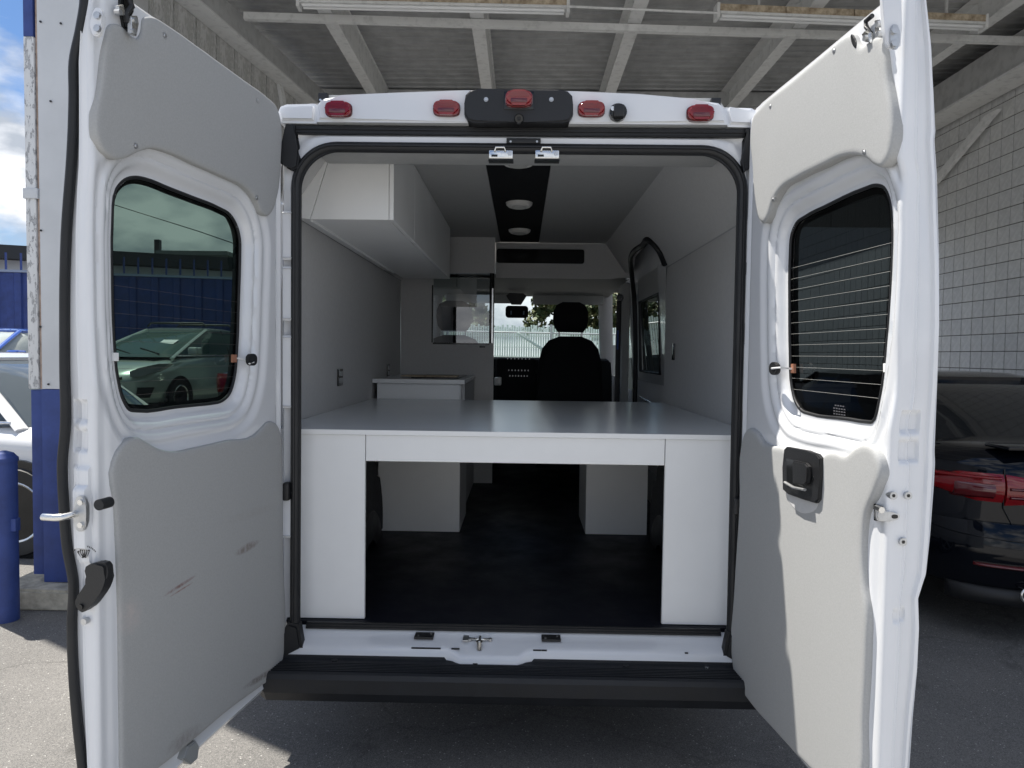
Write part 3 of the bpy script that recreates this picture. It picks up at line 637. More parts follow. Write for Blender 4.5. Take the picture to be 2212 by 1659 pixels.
    for sy in (1, -1):
        V = [(xe(sy*y, 1)+.01+dx, sy*y, z) for y, z, dx in ((.50, .74, -.06), (.62, .80, -.05), (.78, .86, -.10), (.845, .86, -.14), (.80, .75, -.02), (.66, .67, .0), (.54, .66, .0))]
        o = mk('headlight', V+[(a-.12, b, c) for a, b, c in V], [list(range(7))]+[[i, (i+1) % 7, 7+(i+1) % 7, 7+i] for i in range(7)], pbr('headlight_lens', (.30, .32, .32), .06, coat=1), t, True, T, 30)
        V = [(xe(sy*y, 1)+.016, sy*y, z) for y, z in ((.62, .50), (.78, .50), (.74, .34), (.60, .34))]; mk('fog_recess', V, [(0, 1, 2, 3)], BLK, t, T=T)
    end_patch('grille', xe, 1, .50, -.50, lambda q: .47, lambda q: .33, BLK, t, T, .012); end_patch('upper_grille', xe, 1, .42, -.42, lambda q: .66, lambda q: .62, BLK, t, T, .012)
    for x in (.05, -.85): tube('roof_bar', [(x, -.56, 1.50), (x, -.5, 1.56), (x, .5, 1.56), (x, .56, 1.50)], .018, BLK, t, 8, T=T)
    mk('windscreen_paper', [(.98, .25, 1.18), (.98, .52, 1.18), (.82, .52, 1.25), (.82, .25, 1.25)], [(0, 1, 2, 3)], LAM, t, T=T)
    for sy in (.05, .55): tube('wiper', [(1.42, sy, 1.01), (1.22, sy-.45, 1.10)], .012, BLK, t, 6, T=T)
    t, T, xe = car('charcoal_hatchback', 'dark car with a red tail lamp beside the silver hatchback, through the left door window', (-3.35, 9.15, .2), math.radians(88), CARP_G, dict(SEDAN, L=4.3))
    end_patch('tail_light', xe, -1, .88, .6, lambda q: .98, lambda q: .72, LENSR, t, T, .014); end_patch('tail_light', xe, -1, -.88, -.6, lambda q: .98, lambda q: .72, LENSR, t, T, .014)
    box('plate', -2.18, -2.16, -.2, .2, .72, .86, LAM, t, .003, T=T)
build_cars()

# ================================================================== VAN
VAN = thing('cargo_van', 'white high-roof cargo van seen from behind with both rear doors swung wide open', 'van', (0, 1.5, 0))
def D2(pts): return [tuple(hY(px, py, 0)[[0, 2]]) for px, py in pts]
def build_van_shell():
    # outer shell: half section (x,z), grown along y
    sec = [(.80, .33), (.93, .36), (.985, .55), (1.01, .9), (1.01, 1.2), (.99, 1.7), (.955, 2.05), (.905, 2.3), (.84, 2.40), (.72, 2.44), (.4, 2.475), (0, 2.48)]
    ys = [0.03, .06, .12, .25, .6, 1.2, 1.95, 2.15, 3.1, 3.45, 3.6, 4.0]; sc = [.885, .925, .96, .985, 1, 1, 1, 1, 1, 1, 1, .99]
    for s, nm in ((1, 'side_panel'), (-1, 'side_panel')):
        V = []; Fc = []; m = 9
        for y, k in zip(ys, sc): V += [(s*x*k, y, z) for x, z in sec[:m]]
        for i in range(len(ys)-1):
            for q in range(m-1):
                if s > 0 and 7 <= i <= 7 and q in (4, 5): continue      # side door window
                if i >= 9 and q in (4, 5): continue                      # cab side windows
                Fc.append((i*m+q, i*m+q+1, (i+1)*m+q+1, (i+1)*m+q))
        mk(nm, V, Fc, WHITE, VAN, True, sharp=60)
    V = []; Fc = []; rs = [s for s in sec[8:]]; rs = rs+[(-x, z) for x, z in rs[-2::-1]]; m = len(rs)
    ys2 = [.05]+ys[2:]
    for y, k in zip(ys2, [.94]+sc[2:]): V += [(x*k, y, z-(.02 if y < .2 else 0)) for x, z in rs]
    V += [(x*.97, 4.45, z-.15) for x, z in rs]; V += [(x*.93, 4.75, z-.33) for x, z in rs]; nn = len(ys2)+2
    for i in range(nn-1):
        for q in range(m-1): Fc.append((i*m+q, i*m+q+1, (i+1)*m+q+1, (i+1)*m+q))
    mk('roof_panel', V, Fc, WHITE, VAN, True, sharp=60)
    # nose
    bm = bmesh.new(); add_prism(bm, [(4.97, .35), (5.35, .35), (5.42, .8), (5.3, 1.12), (4.98, 1.30)], 'x', -.98, .98, .03, 3); bm_out('front_bonnet', bm, WHITE, VAN)
    box('underbody', -.78, .78, .25, 4.2, .30, .44, BLK, VAN)
    for y in (1.05, 4.3):
        for s in (-1, 1):
            T = Matrix.Translation((s*.74, y, 0)) @ Matrix.Rotation(math.radians(-90), 4, 'Z'); wheel(VAN, T, 0, s*.21, .345, .2, STEEL)
    # windscreen and pillars
    mk('windscreen', [(-.86, 4.95, 1.32), (.86, 4.95, 1.32), (.80, 4.45, 2.12), (-.80, 4.45, 2.12)], [(0, 1, 2, 3)], GLASS_C, VAN)
    for s in (-1, 1):
        tube('front_pillar', [(s*.93, 5.0, 1.3), (s*.88, 4.72, 1.75), (s*.83, 4.4, 2.16)], .06, LINER, VAN, 8, flat=(.07, .045))
        mk('cab_side_glass', [(s*.985, 3.45, 1.2), (s*.985, 4.0, 1.2), (s*.95, 4.0, 2.05), (s*.95, 3.45, 2.05)], [(0, 1, 2, 3)], GLASS_C, VAN)
        box('cab_door', s*.95, s*1.0, 4.0, 4.9, .4, 1.30, WHITE, VAN, .02)
        tube('quarter_frame', [(s*.98, 4.0, 1.28), (s*.95, 4.0, 2.1), (s*.86, 4.45, 2.15)], .035, LINER, VAN)
    # side door glass (right)
    mk('side_door_glass', [(1.006, 2.15, 1.2), (1.006, 3.1, 1.2), (.955, 3.1, 2.05), (.955, 2.15, 2.05)], [(0, 1, 2, 3)], GLASS_D, VAN)
build_van_shell()

def build_rear_frame():
    # header cap between the doors
    P = D2([(700, 225), (708, 220), (746, 215), (860, 210), (1004, 205), (1121, 203.5), (1239, 207), (1376, 213), (1491, 223), (1546, 230), (1556, 238), (1566, 276), (1120, 275), (690, 270), (692, 232)])
    prism('roof_header', P, 'y', -.045, .16, WHITE, VAN, .012, seg=3)
    prism('roof_corner', D2([(604, 246), (609, 234), (622, 229), (682, 227.5), (689, 231), (687, 270), (608, 269)]), 'y', -.03, .16, WHITE, VAN, .014, seg=3)
    prism('roof_corner', D2([(1560, 238), (1572, 237), (1620, 237), (1631, 243), (1634, 256), (1628, 279), (1569, 277)]), 'y', -.03, .16, WHITE, VAN, .014, seg=3)
    # gutter seal under the header
    prism('upper_gutter_seal', D2([(626, 272), (1120, 277), (1622, 281), (1620, 298), (1120, 294), (628, 290)]), 'y', -.012, .06, RUB, VAN, .004)
    prism('seal_ridge', D2([(636, 279), (1120, 284), (1612, 288), (1612, 291), (1120, 287), (636, 282)]), 'y', -.018, .0, BLK, VAN, .002)
    # frame ring round the door opening: rings of a rounded rectangle
    rings = []; 
    for (dx, y, r, top, bot) in ((.024, .02, .13, .018, 0), (.026, -.002, .13, .014, .01), (.030, -.004, .12, .034, .02), (.038, .012, .10, .046, .03), (.052, .010, .08, .056, .05), (.062, -.002, .05, .064, .06), (.078, .03, .05, .075, .07)):
        rings.append([(x, y, z) for x, z in rrect(-.79-dx, .79+dx, .455-bot, 2.245+top, r+dx*.5, 8)])
    V = [p for r in rings for p in r]; m = len(rings[0]); Fc = []
    for i in range(len(rings)-1):
        for k in range(m):
            f = (i*m+k, i*m+(k+1) % m, (i+1)*m+(k+1) % m, (i+1)*m+k)
            if max(V[q][2] for q in f) > .6: Fc.append(f)
    mk('door_frame', V, Fc, WHITE, VAN, True, sharp=50)
    # stamped pads on the jambs
    for s in (-1, 1):
        for z0, z1 in ((1.62, 1.80), (1.30, 1.55), (.82, .98), (1.84, 2.0)):
            bm = bmesh.new(); add_box(bm, s*.822, s*.846, -.012, .01, z0, z1, .008, 3); bm_out('jamb_pad', bm, WHITE, VAN)
    # main black weather seal
    r = rrect(-.808, .808, -.5, 2.242, .15, 12)[:26]; path = [(.812, 0, .44), (.809, 0, 1.2)]+[(x, 0.0, z) for x, z in r]+[(-.809, 0, 1.2), (-.812, 0, .44)]
    tube('weather_seal', path, .02, RUB, VAN, 12, flat=(.019, .022), upv=(0, 1, 0))
    path2 = [(x*.981, -.004, 1.34+(z-1.34)*.984 if z > 1 else z) for x, y, z in path]; tube('seal_lip', path2, .005, BLK, VAN, 6, upv=(0, 1, 0))
    path3 = [(x*1.002, -.021, 1.34+(z-1.34)*1.002 if z > 1 else z) for x, y, z in path]; tube('seal_bead', path3, .0045, BLK, VAN, 6, upv=(0, 1, 0))
    # rubber corner brackets
    prism('corner_rubber', D2([(622, 272), (642, 274), (640, 300), (644, 325), (651, 345), (648, 366), (636, 372), (622, 360), (610, 356), (612, 320)]), 'y', -.03, .01, RUB, VAN, .006)
    prism('corner_rubber', D2([(1606, 282), (1624, 283), (1622, 330), (1623, 362), (1614, 368), (1602, 376), (1598, 350), (1604, 326), (1608, 304)]), 'y', -.03, .01, RUB, VAN, .006)
    for s in (-1, 1):
        prism('sill_rubber', [(s*.775, .40), (s*.85, .36), (s*.858, .45), (s*.83, .50), (s*.79, .49)], 'y', -.035, .02, RUB, VAN, .01)
    # door stops
    box('door_stop', -.845, -.822, -.045, -.005, .955, 1.02, BLK, VAN, .006); box('door_stop', .80, .83, -.045, -.005, .93, .99, BLK, VAN, .006)
build_rear_frame()

def build_roof_lights():
    lens = LENSR
    for (px, py, y, dz) in ((732, 238, -.048, 1), (965, 236, -.048, 1), (1277, 237.5, -.048, 1), (1512, 246, -.048, 1), (1121, 215, -.085, 1.05)):
        c = hY(px, py, y); bm = bmesh.new(); w_, h_ = .046, .026*dz
        def ov(k, kz=1): return [(c[0]+k*w_*math.copysign(abs(math.cos(t))**.55, math.cos(t)), c[2]+k*kz*h_*math.copysign(abs(math.sin(t))**.6, math.sin(t))) for t in np.linspace(0, 2*math.pi, 25)[:-1]]
        add_prism(bm, ov(1.06), 'y', c[1]-.006, c[1]+.02, .003, 2); b = bm_out('marker_light', bm, LENSD, VAN)
        bm = bmesh.new(); add_prism(bm, ov(.99), 'y', c[1]-.024, c[1]-.004, .008, 3); l_ = bm_out('lens', bm, lens, b)
        j = Joined()
        for k in range(17): x = c[0]-w_*.72+k*w_*1.44/16; j.bx(x-.0009, x+.0009, c[1]-.0262, c[1]-.02, c[2]+h_*.05, c[2]+h_*.66)
        j.out('lens_ribs', lens, b)
        box('lower_lens', c[0]-w_*.62, c[0]+w_*.62, c[1]-.0262, c[1]-.02, c[2]-h_*.66, c[2]-h_*.1, LENSD, b, .002)  # darker red plate over the lower half of the lens
    # central camera housing
    P = [tuple(hY(px, py, -.07)[[0, 2]]) for px, py in ((1003, 225), (1006, 206), (1016, 196), (1035, 193), (1206, 194), (1226, 198), (1236, 208), (1238, 228), (1238, 248), (1230, 262), (1216, 265), (1140, 265), (1024, 265), (1010, 260), (1003, 248))]
    h = prism('camera_housing', P, 'y', -.078, .0, BLK, VAN, .006, seg=3)
    c = hY(1121, 216, -.08); box('lamp_recess', c[0]-.052, c[0]+.052, -.0805, -.075, c[2]-.033, c[2]+.031, BLKG, h, .002)
    for px in (1050, 1191): c = hY(px, 215, -.079); bolt('screw', c, (0, -1, 0), .006, STEEL, h)
    c = hY(1121, 257, -.078); cyl('reversing_camera', c, c+(0, -.016, -.004), .018, BLKG, h, .014); cyl('camera_lens', c+(0, -.0155, -.004), c+(0, -.018, -.004), .007, GLASS_D, h)
    c = hY(1334, 245, -.05); P = [(c[0]+.033*math.cos(a)*(1 if abs(math.cos(a)) < .8 else .93), c[2]+.029*math.sin(a)) for a in np.linspace(0, 6.283, 25)[:-1]]
    q = prism('round_camera', P, 'y', -.075, -.03, BLKG, VAN, .006); box('camera_hood', c[0]-.017, c[0]+.019, -.088, -.07, c[2]-.022, c[2]+.020, BLK, q, .005)
    cyl('chrome_ring', c+(-.02, -.026, .008), c+(-.02, -.028, .008), .008, CHROME, q)
    for px, py in ((697, 221), (1547, 232)):
        c = hY(px, py, .0); o = box('rack_bracket', c[0]-.017, c[0]+.017, .0, .03, c[2]-.012, c[2]+.035, BLK, VAN, .003); box('bracket_foot', c[0]-.017, c[0]+.017, .03, .1, c[2]-.012, c[2]-.004, BLK, VAN)
        for dx in (-.008, .008): cyl('screw', c+(dx, 0, .008), c+(dx, -.003, .008), .004, CHROME, o, n=8)
    # upper latch strikers and black stop plate
    for px in (1082, 1182):
        c = hY(px, 333, -.02); s_ = box('latch_striker', c[0]-.043, c[0]+.043, -.022, .03, c[2]-.016, c[2]+.014, CHROME, VAN, .004)
        tube('loop', [c+(-.022, -.004, .010), c+(-.018, -.010, .022), c+(.012, -.010, .022), c+(.016, -.004, .010)], .004, CHROME, s_)
        box('slot', c[0]-.034, c[0]-.012, -.0235, -.02, c[2]-.010, c[2]-.002, BLKG, s_); cyl('screw', c+(.032, 0, .002), c+(.032, -.004, .002), .008, STEEL, s_); box('lower_plate', c[0]-.045, c[0]+.045, -.018, .03, c[2]-.020, c[2]-.017, BLK, s_)
    a = hY(1094, 298, -.012); b = hY(1168, 310, -.012); o = box('stop_plate', a[0], b[0], -.014, .01, b[2], a[2], BLK, VAN, .003)
    for px in (1103, 1160): c = hY(px, 306, -.014); cyl('screw', c, c+(0, -.003, 0), .004, STEEL, o, n=8)
build_roof_lights()

def build_sill_bumper():
    # white sill, notch in the middle
    xs = [-.835, -.80, -.25, -.22, -.19, .02, .05, .08, .80, .835]
    drop = [0, 0, 0, .006, .022, .022, .006, 0, 0, 0]; prof = [(.075, .452), (.068, .440), (.02, .424), (-.005, .416), (-.022, .408), (-.030, .396), (-.032, .36)]
    V = []; Fc = []; m = len(prof)
    for x, d in zip(xs, drop):
        for k, (y, z) in enumerate(prof): V.append((x, y-(d if k >= 3 else 0)*1.1, z-(d if k >= 3 else 0)*.9))
    for i in range(len(xs)-1):
        for k in range(m-1): Fc.append((i*m+k, i*m+k+1, (i+1)*m+k+1, (i+1)*m+k))
    s = mk('sill', V, Fc, WHITE, VAN, True, sharp=50)
    box('sill_underside', -.84, .84, .0, .4, .34, .40, BLK, VAN)
    for px, py in ((917, 1383), (1190, 1388)):
        c = hY(px, py, .04); o = box('buffer_plate', c[0]-.036, c[0]+.036, .012, .062, .428, .4375, BLK, VAN, .002)
        for dx, dy in ((-.022, .026), (.024, .048)): cyl('screw', (c[0]+dx, dy, .437), (c[0]+dx, dy, .440), .005, CHROME, o, n=8)
    c = hY(1036, 1400, .0); L_ = mk('latch_pin', *tube_geo([(c[0]-.035, .02, .431), (c[0], .012, .433), (c[0]+.035, .02, .430)], .005), CHROME, VAN, True)
    cyl('pin', (c[0], .036, .432), (c[0], -.018, .432), .006, CHROME, L_); cyl('pin_foot', (c[0], -.012, .405), (c[0], -.012, .436), .013, CHROME, L_)
    for dx in (-.038, .038): cyl('bolt', (c[0]+dx, .02, .424), (c[0]+dx, .02, .434), .008, STEEL, L_, n=10)
    c = hY(1006, 1389, .02); box('catch_tab', c[0]-.011, c[0]+.011, .0, .05, .427, .4335, STEEL, VAN, .002)
    # scuffs on the paint
    for (px, w_) in ((905, .05), (930, .08), (985, .03), (1160, .03), (1175, .02), (1480, .012)):
        c = hY(px, 1405, 0); box('paint_scuff', c[0]-w_/2, c[0]+w_/2, -.0235, -.018, .4075, .4115, BLK, s)
    # ribbed bumper step
    V = []; Fc = []; prof = [(-.030, .385), (-.033, .372), (-.045, .368), (-.060, .367)]
    y = -.066
    for k in range(6): prof += [(y, .3705), (y-.005, .3705), (y-.006, .358), (y-.0115, .358)]; y -= .0125
    prof += [(-.146, .371), (-.158, .366), (-.165, .350), (-.162, .30), (-.14, .262), (.05, .262)]
    xs = [-.90, -.87, .87, .90]; m = len(prof)
    for x in xs: V += [(x, yy+(.03 if abs(x) > .88 else 0), z) for yy, z in prof]
    for i in range(3):
        for k in range(m-1): Fc.append((i*m+k, i*m+k+1, (i+1)*m+k+1, (i+1)*m+k))
    Fc += [list(range(m)), [3*m+k for k in range(m)][::-1]]; b = mk('rear_bumper', V, Fc, BUMP, VAN)
    for px, mt in ((723, BLK), (1027, BLK), (1352, BLK), (1526, CHROME)):
        c = hY(px, 1424, -.045); cyl('bumper_clip', (c[0], -.047, .366), (c[0], -.047, .3715), .009 if mt is CHROME else .012, mt, b, n=12)
    # things under the bumper
    box('license_lamp', .56, .64, -.10, -.04, .248, .268, LAM, VAN, .004)
    cyl('muffler', (-.45, .25, .24), (-.45, .8, .24), .07, pbr('rusty_steel', (.32, .22, .15), .8, var=.3, vscale=30), VAN)
build_sill_bumper()

# ------------------------------------------------------------------ interior
def build_interior():
    IX = .945
    box('cargo_floor', -IX, IX, .085, 4.3, .40, .465, VINYL, VAN, .003)
    j = Joined(); 
    for k, (y, z) in enumerate(((.080, .4655), (.074, .460), (.070, .452))): j.bx(-.79, .79, y-.012, y, z-.008, z)
    j.out('floor_edge_trim', RUB, VAN)
    # left wall, lower and sloped upper
    box('wall_lining', -IX-.02, -IX, .02, 3.04, .40, 2.068, LINER, VAN)
    mk('upper_lining', [(-IX, .02, 2.074), (-IX, 3.04, 2.074), (-.70, 3.04, 2.42), (-.70, .02, 2.42), (-IX-.02, .02, 2.08), (-IX-.02, 3.04, 2.08), (-.70, 3.04, 2.44), (-.70, .02, 2.44)], [(0, 1, 2, 3), (7, 6, 5, 4), (0, 4, 5, 1), (3, 2, 6, 7), (0, 3, 7, 4), (1, 5, 6, 2)], LINER, VAN)
    # right wall: outline in (y,z) with an arched front end
    out = [(.02, .40), (2.02, .40), (2.02, 1.9), (1.99, 2.068), (.02, 2.068)]; prism('wall_lining', out, 'x', IX, IX+.02, LINER, VAN, .002)
    P = [(.02, 2.074), (1.99, 2.074), (1.93, 2.14), (1.90, 2.20), (1.95, 2.228), (2.2, 2.24), (2.75, 2.225), (2.98, 2.18), (3.6, 2.18), (3.6, 2.42), (.02, 2.42)]
    def up(y, z): return (IX-(z-2.074)/(2.42-2.074)*.245, y, z)
    V = [up(*p) for p in P]; n = len(V); V += [(x+.02, y, z+.012) for x, y, z in V]
    mk('upper_lining', V, [list(range(n))[::-1], [n+i for i in range(n)]]+[[i, (i+1) % n, n+(i+1) % n, n+i] for i in range(n)], LINER, VAN)
    # ceiling: two halves and the black centre strip
    box('ceiling_lining', -.705, -.168, .02, 3.3, 2.42, 2.435, CEIL, VAN); box('ceiling_lining', .150, .705, .02, 3.3, 2.42, 2.435, CEIL, VAN)
    box('ceiling_strip', -.166, .148, .02, 3.28, 2.421, 2.436, SEATM, VAN)
    box('rear_soffit', -.78, .78, .03, .31, 2.262, 2.41, CEIL, VAN, .01)
    for y in (.80, 1.76, 2.70):
        bm = bmesh.new(); cx = -.008; add_cyl(bm, (cx, y, 2.42), (cx, y, 2.405), .082, .078, 28); add_cyl(bm, (cx, y, 2.405), (cx, y, 2.395), .074, .066, 28); o = bm_out('dome_light', bm, DOME, VAN)
        cyl('diffuser', (cx, y, 2.3945), (cx, y, 2.388), .048, pbr('dome_diffuser', (.5, .5, .49), .3), o, .043, n=24)
    # trim rails where wall meets the worktop
    # cab partition behind the driver with its sliding pane
    yp = 3.05; wx0, wz0 = hY(935, 740, yp)[[0, 2]]; wx1, wz1 = hY(1058, 590, yp)[[0, 2]]; xr = hY(1067, 700, yp)[0]
    part = box('partition', -IX, wx0, yp, yp+.03, .40, 2.42, LINER, VAN)
    box('partition_top', wx0, xr, yp, yp+.03, wz1, 2.42, LINER, VAN); box('partition_bottom', wx0, xr, yp, yp+.03, .40, wz0, LINER, VAN); box('partition_post', wx1, xr, yp-.004, yp+.034, wz0, wz1, BLKG, VAN, .002)
    g = mk('partition_window', [(wx0, yp+.012, wz0), (wx1, yp+.012, wz0), (wx1, yp+.012, wz1), (wx0, yp+.012, wz1)], [(0, 1, 2, 3)], GLASS_P, VAN)
    box('window_channel', wx0, wx1, yp-.006, yp, wz0-.012, wz0, BLKG, g); box('window_channel', wx0-.01, wx0, yp-.006, yp, wz0, wz1-.1, BLKG, g); box('window_channel', wx0, wx1, yp-.006, yp, wz1-.04, wz1-.03, BLKG, g)
    box('window_pull', wx1-.075, wx1-.03, yp-.008, yp, wz0-.035, wz0-.022, BLKG, g, .002); box('chrome_strip', xr-.018, xr-.008, yp-.008, yp-.004, wz0, wz1-.12, CHROME, VAN)
    # cab header with recess
    yh = 3.30; h = prism('cab_header', [(xr, 2.13), (.72, 2.13), (.93, 2.15), (.93, 2.42), (xr, 2.42)], 'y', yh+.01, yh+.05, LINER, VAN, .004)
    a = hY(1073, 537, yh); b = hY(1262, 570, yh); bm = bmesh.new(); add_prism(bm, rrect(a[0], b[0], b[2], a[2], .02, 4), 'y', yh-.002, yh+.006); bm_out('header_recess', bm, BLKG, h)
    box('header_rail', a[0], b[0]+.01, yh-.008, yh+.01, a[2]+.008, a[2]+.02, LINER, h, .003)
    # headliner, visors, inner mirror
    mk('cab_headliner', [(-.9, 3.31, 2.13), (.9, 3.31, 2.13), (.86, 4.42, 2.07), (-.86, 4.42, 2.07), (-.9, 3.31, 2.16), (.9, 3.31, 2.16), (.86, 4.42, 2.1), (-.86, 4.42, 2.1)], [(0, 1, 2, 3), (7, 6, 5, 4), (2, 6, 7, 3)], CEIL, VAN)
    box('sun_visor', -.72, -.05, 4.28, 4.31, 1.99, 2.075, CEIL, VAN, .01); box('sun_visor', .12, .80, 4.28, 4.31, 1.985, 2.075, CEIL, VAN, .01)
    ym = 4.0; a = hY(1092, 660, ym); b = hY(1141, 687, ym); m_ = prism('inner_mirror', rrect(a[0], b[0], b[2], a[2], .03, 4), 'y', ym, ym+.025, SEATM, VAN, .006)
    c = hY(1114, 650, ym); prism('mirror_mount', [(c[0]-.09, c[2]+.05), (c[0]-.06, c[2]+.075), (c[0]+.07, c[2]+.075), (c[0]+.10, c[2]+.05), (c[0]+.05, c[2]-.03), (c[0]-.04, c[2]-.03)], 'y', ym+.02, ym+.1, BLK, m_, .01)
    for q in (.25, .8): box('mirror_readout', a[0]+(b[0]-a[0])*q-.006, a[0]+(b[0]-a[0])*q+.006, ym-.002, ym, b[2]+.03, b[2]+.065, pbr('readout', (.12, .2, .3), .4), m_)
    # dashboard
    d = prism('dashboard', [(4.05, .75), (4.15, 1.32), (4.25, 1.45), (4.5, 1.47), (4.95, 1.33), (4.95, .75)], 'x', -.88, .88, SEATM, VAN, .02)
    bm = bmesh.new(); add_box(bm, -.22, .16, 3.98, 4.1, .8, 1.46, .03, 3); cs = bm_out('centre_console', bm, SEATM, VAN)
    for (px, py, w_) in ((1120, 775, .10), (1120, 800, .09), (1120, 812, .08)):
        c = hY(px, py, 3.975); j = Joined()
        for k in range(7): j.bx(c[0]-w_+k*w_*2/6-.004, c[0]-w_+k*w_*2/6+.004, 3.972, 3.979, c[2]-.006, c[2]+.006)
        j.out('console_buttons', STEEL, cs)
    tube('steering_wheel', [(-.50+.19*math.cos(a), 3.86+.06*math.sin(a), 1.33+.18*math.sin(a)) for a in np.linspace(0, 6.283, 33)[:-1]], .016, BLK, VAN, 8, True)
    c = hY(1076, 822, 3.7); box('brake_lever', c[0]-.03, c[0]+.03, 3.6, 3.75, c[2]-.04, c[2]+.03, LAM, VAN, .012)
    # seats
    for (cx, lab) in ((.425, None), (-.55, None)):
        s = thing_part_seat(cx)
    # right side door recess beyond the wall
    mk('door_inner_skin', [(.992, 2.02, .42), (.992, 3.62, .42), (.992, 3.62, 1.30), (.992, 2.02, 1.30)], [(0, 1, 2, 3)], LINER, VAN)
    yA, yB = 2.30, 3.12
    for (a0, a1, b0, b1, xa, xb) in ((2.02, yA, 1.30, 2.31, .985, .93), (yB, 3.62, 1.30, 2.31, .985, .93), (yA, yB, 1.30, 1.38, .985, .982), (yA, yB, 1.93, 2.31, .955, .93)):
        mk('door_window_surround', [(xa, a0, b0), (xa, a1, b0), (xb, a1, b1), (xb, a0, b1)], [(0, 1, 2, 3)], CEIL if b0 > 1.9 else WHITE, VAN)
    tube('side_window_seal', [(.978, yA, 1.38), (.978, yB, 1.38), (.958, yB, 1.93), (.958, yA, 1.93)], .012, RUB, VAN, 8, True)
    up2 = lambda y, z: (IX-(z-2.074)/(2.42-2.074)*.245-.012, y, z)
    tube('side_door_seal', smooth_poly([(.93, 3.1, .5), (.93, 3.1, 1.5), (.915, 3.12, 1.95), up2(2.98, 2.17), up2(2.78, 2.222), up2(2.2, 2.238), up2(1.94, 2.222), up2(1.90, 2.17), up2(1.97, 2.085)], 6, False), .019, RUB, VAN, 8)
    tube('grab_rail', [(.95, 3.0, 1.18), (.95, 2.2, 1.16)], .008, CHROME, VAN)
    # belt and pillar trim right of the passenger seat
    box('centre_pillar', .88, .95, 3.56, 3.72, .5, 2.13, CEIL, VAN, .02); tube('seat_belt', [(.86, 3.60, 1.98), (.855, 3.58, 1.6), (.845, 3.5, 1.1)], .01, BLK, VAN, 6, flat=(.022, .003)); cyl('belt_anchor', (.875, 3.62, 2.0), (.86, 3.55, 2.0), .03, BLKG, VAN)
    box('belt_tag', .842, .856, 3.57, 3.585, 1.55, 1.72, pbr('blue_tag', (.03, .08, .35), .6), VAN)
    # power outlets and switch
    for (px, py, nm) in ((733, 815, 'power_outlet'), (838, 800, 'power_outlet')):
        c = hX(px, py, -IX); o = box(nm, -IX, -IX+.008, c[1]-.05, c[1]+.05, c[2]-.045, c[2]+.045, BLKG, VAN, .004)
        box('socket', -IX+.008, -IX+.011, c[1]-.03, c[1]+.03, c[2]-.03, c[2]-.004, STEEL, o, .002); box('socket', -IX+.008, -IX+.011, c[1]-.03, c[1]+.03, c[2]+.006, c[2]+.032, STEEL, o, .002)
    c = hX(1456, 760, IX); box('wall_switch', IX-.008, IX, c[1]-.03, c[1]+.03, c[2]-.05, c[2]+.05, BLKG, VAN, .004)
    # wheel arches
    for s in (-1, 1):
        P = smooth_poly([(.30, .465), (.30, .70), (.42, .90), (.70, .99), (1.0, .98), (1.25, .86), (1.38, .62), (1.38, .465)], 4, False)
        bm = bmesh.new(); add_prism(bm, [tuple(p) for p in P], 'x', s*(IX-.002), s*.755, .04, 3); bm_out('wheel_arch_cover', bm, pbr('dark_felt', (.035, .037, .042), .95, bump=.4, bscale=150, var=.2, vscale=40), VAN)
def thing_part_seat(cx):
    P = [(-.27, .55), (-.28, 1.1), (-.265, 1.42), (-.235, 1.55), (-.18, 1.62), (-.09, 1.655), (.09, 1.655), (.18, 1.62), (.235, 1.55), (.265, 1.42), (.28, 1.1), (.27, .55)]
    s = prism('seat', [(cx+a, z) for a, z in P], 'y', 3.30, 3.44, SEATM, VAN, .045, seg=4, sharp=60)
    box('seat_cushion', cx-.26, cx+.26, 3.36, 3.85, .85, 1.0, SEATM, s, .05, 3)
    bm = bmesh.new(); H = [(-.105, 1.69), (-.135, 1.73), (-.147, 1.80), (-.145, 1.86), (-.12, 1.915), (-.07, 1.94), (.07, 1.94), (.12, 1.915), (.145, 1.86), (.147, 1.80), (.135, 1.73), (.105, 1.69)]
    add_prism(bm, [(cx+a, z) for a, z in H], 'y', 3.31, 3.41, .03, 4); bm_out('headrest', bm, SEATM, s, True, None, 60)
    for dx in (-.095, .095): cyl('headrest_post', (cx+dx, 3.36, 1.63), (cx+dx, 3.36, 1.72), .007, CHROME, s, n=10)
build_interior()

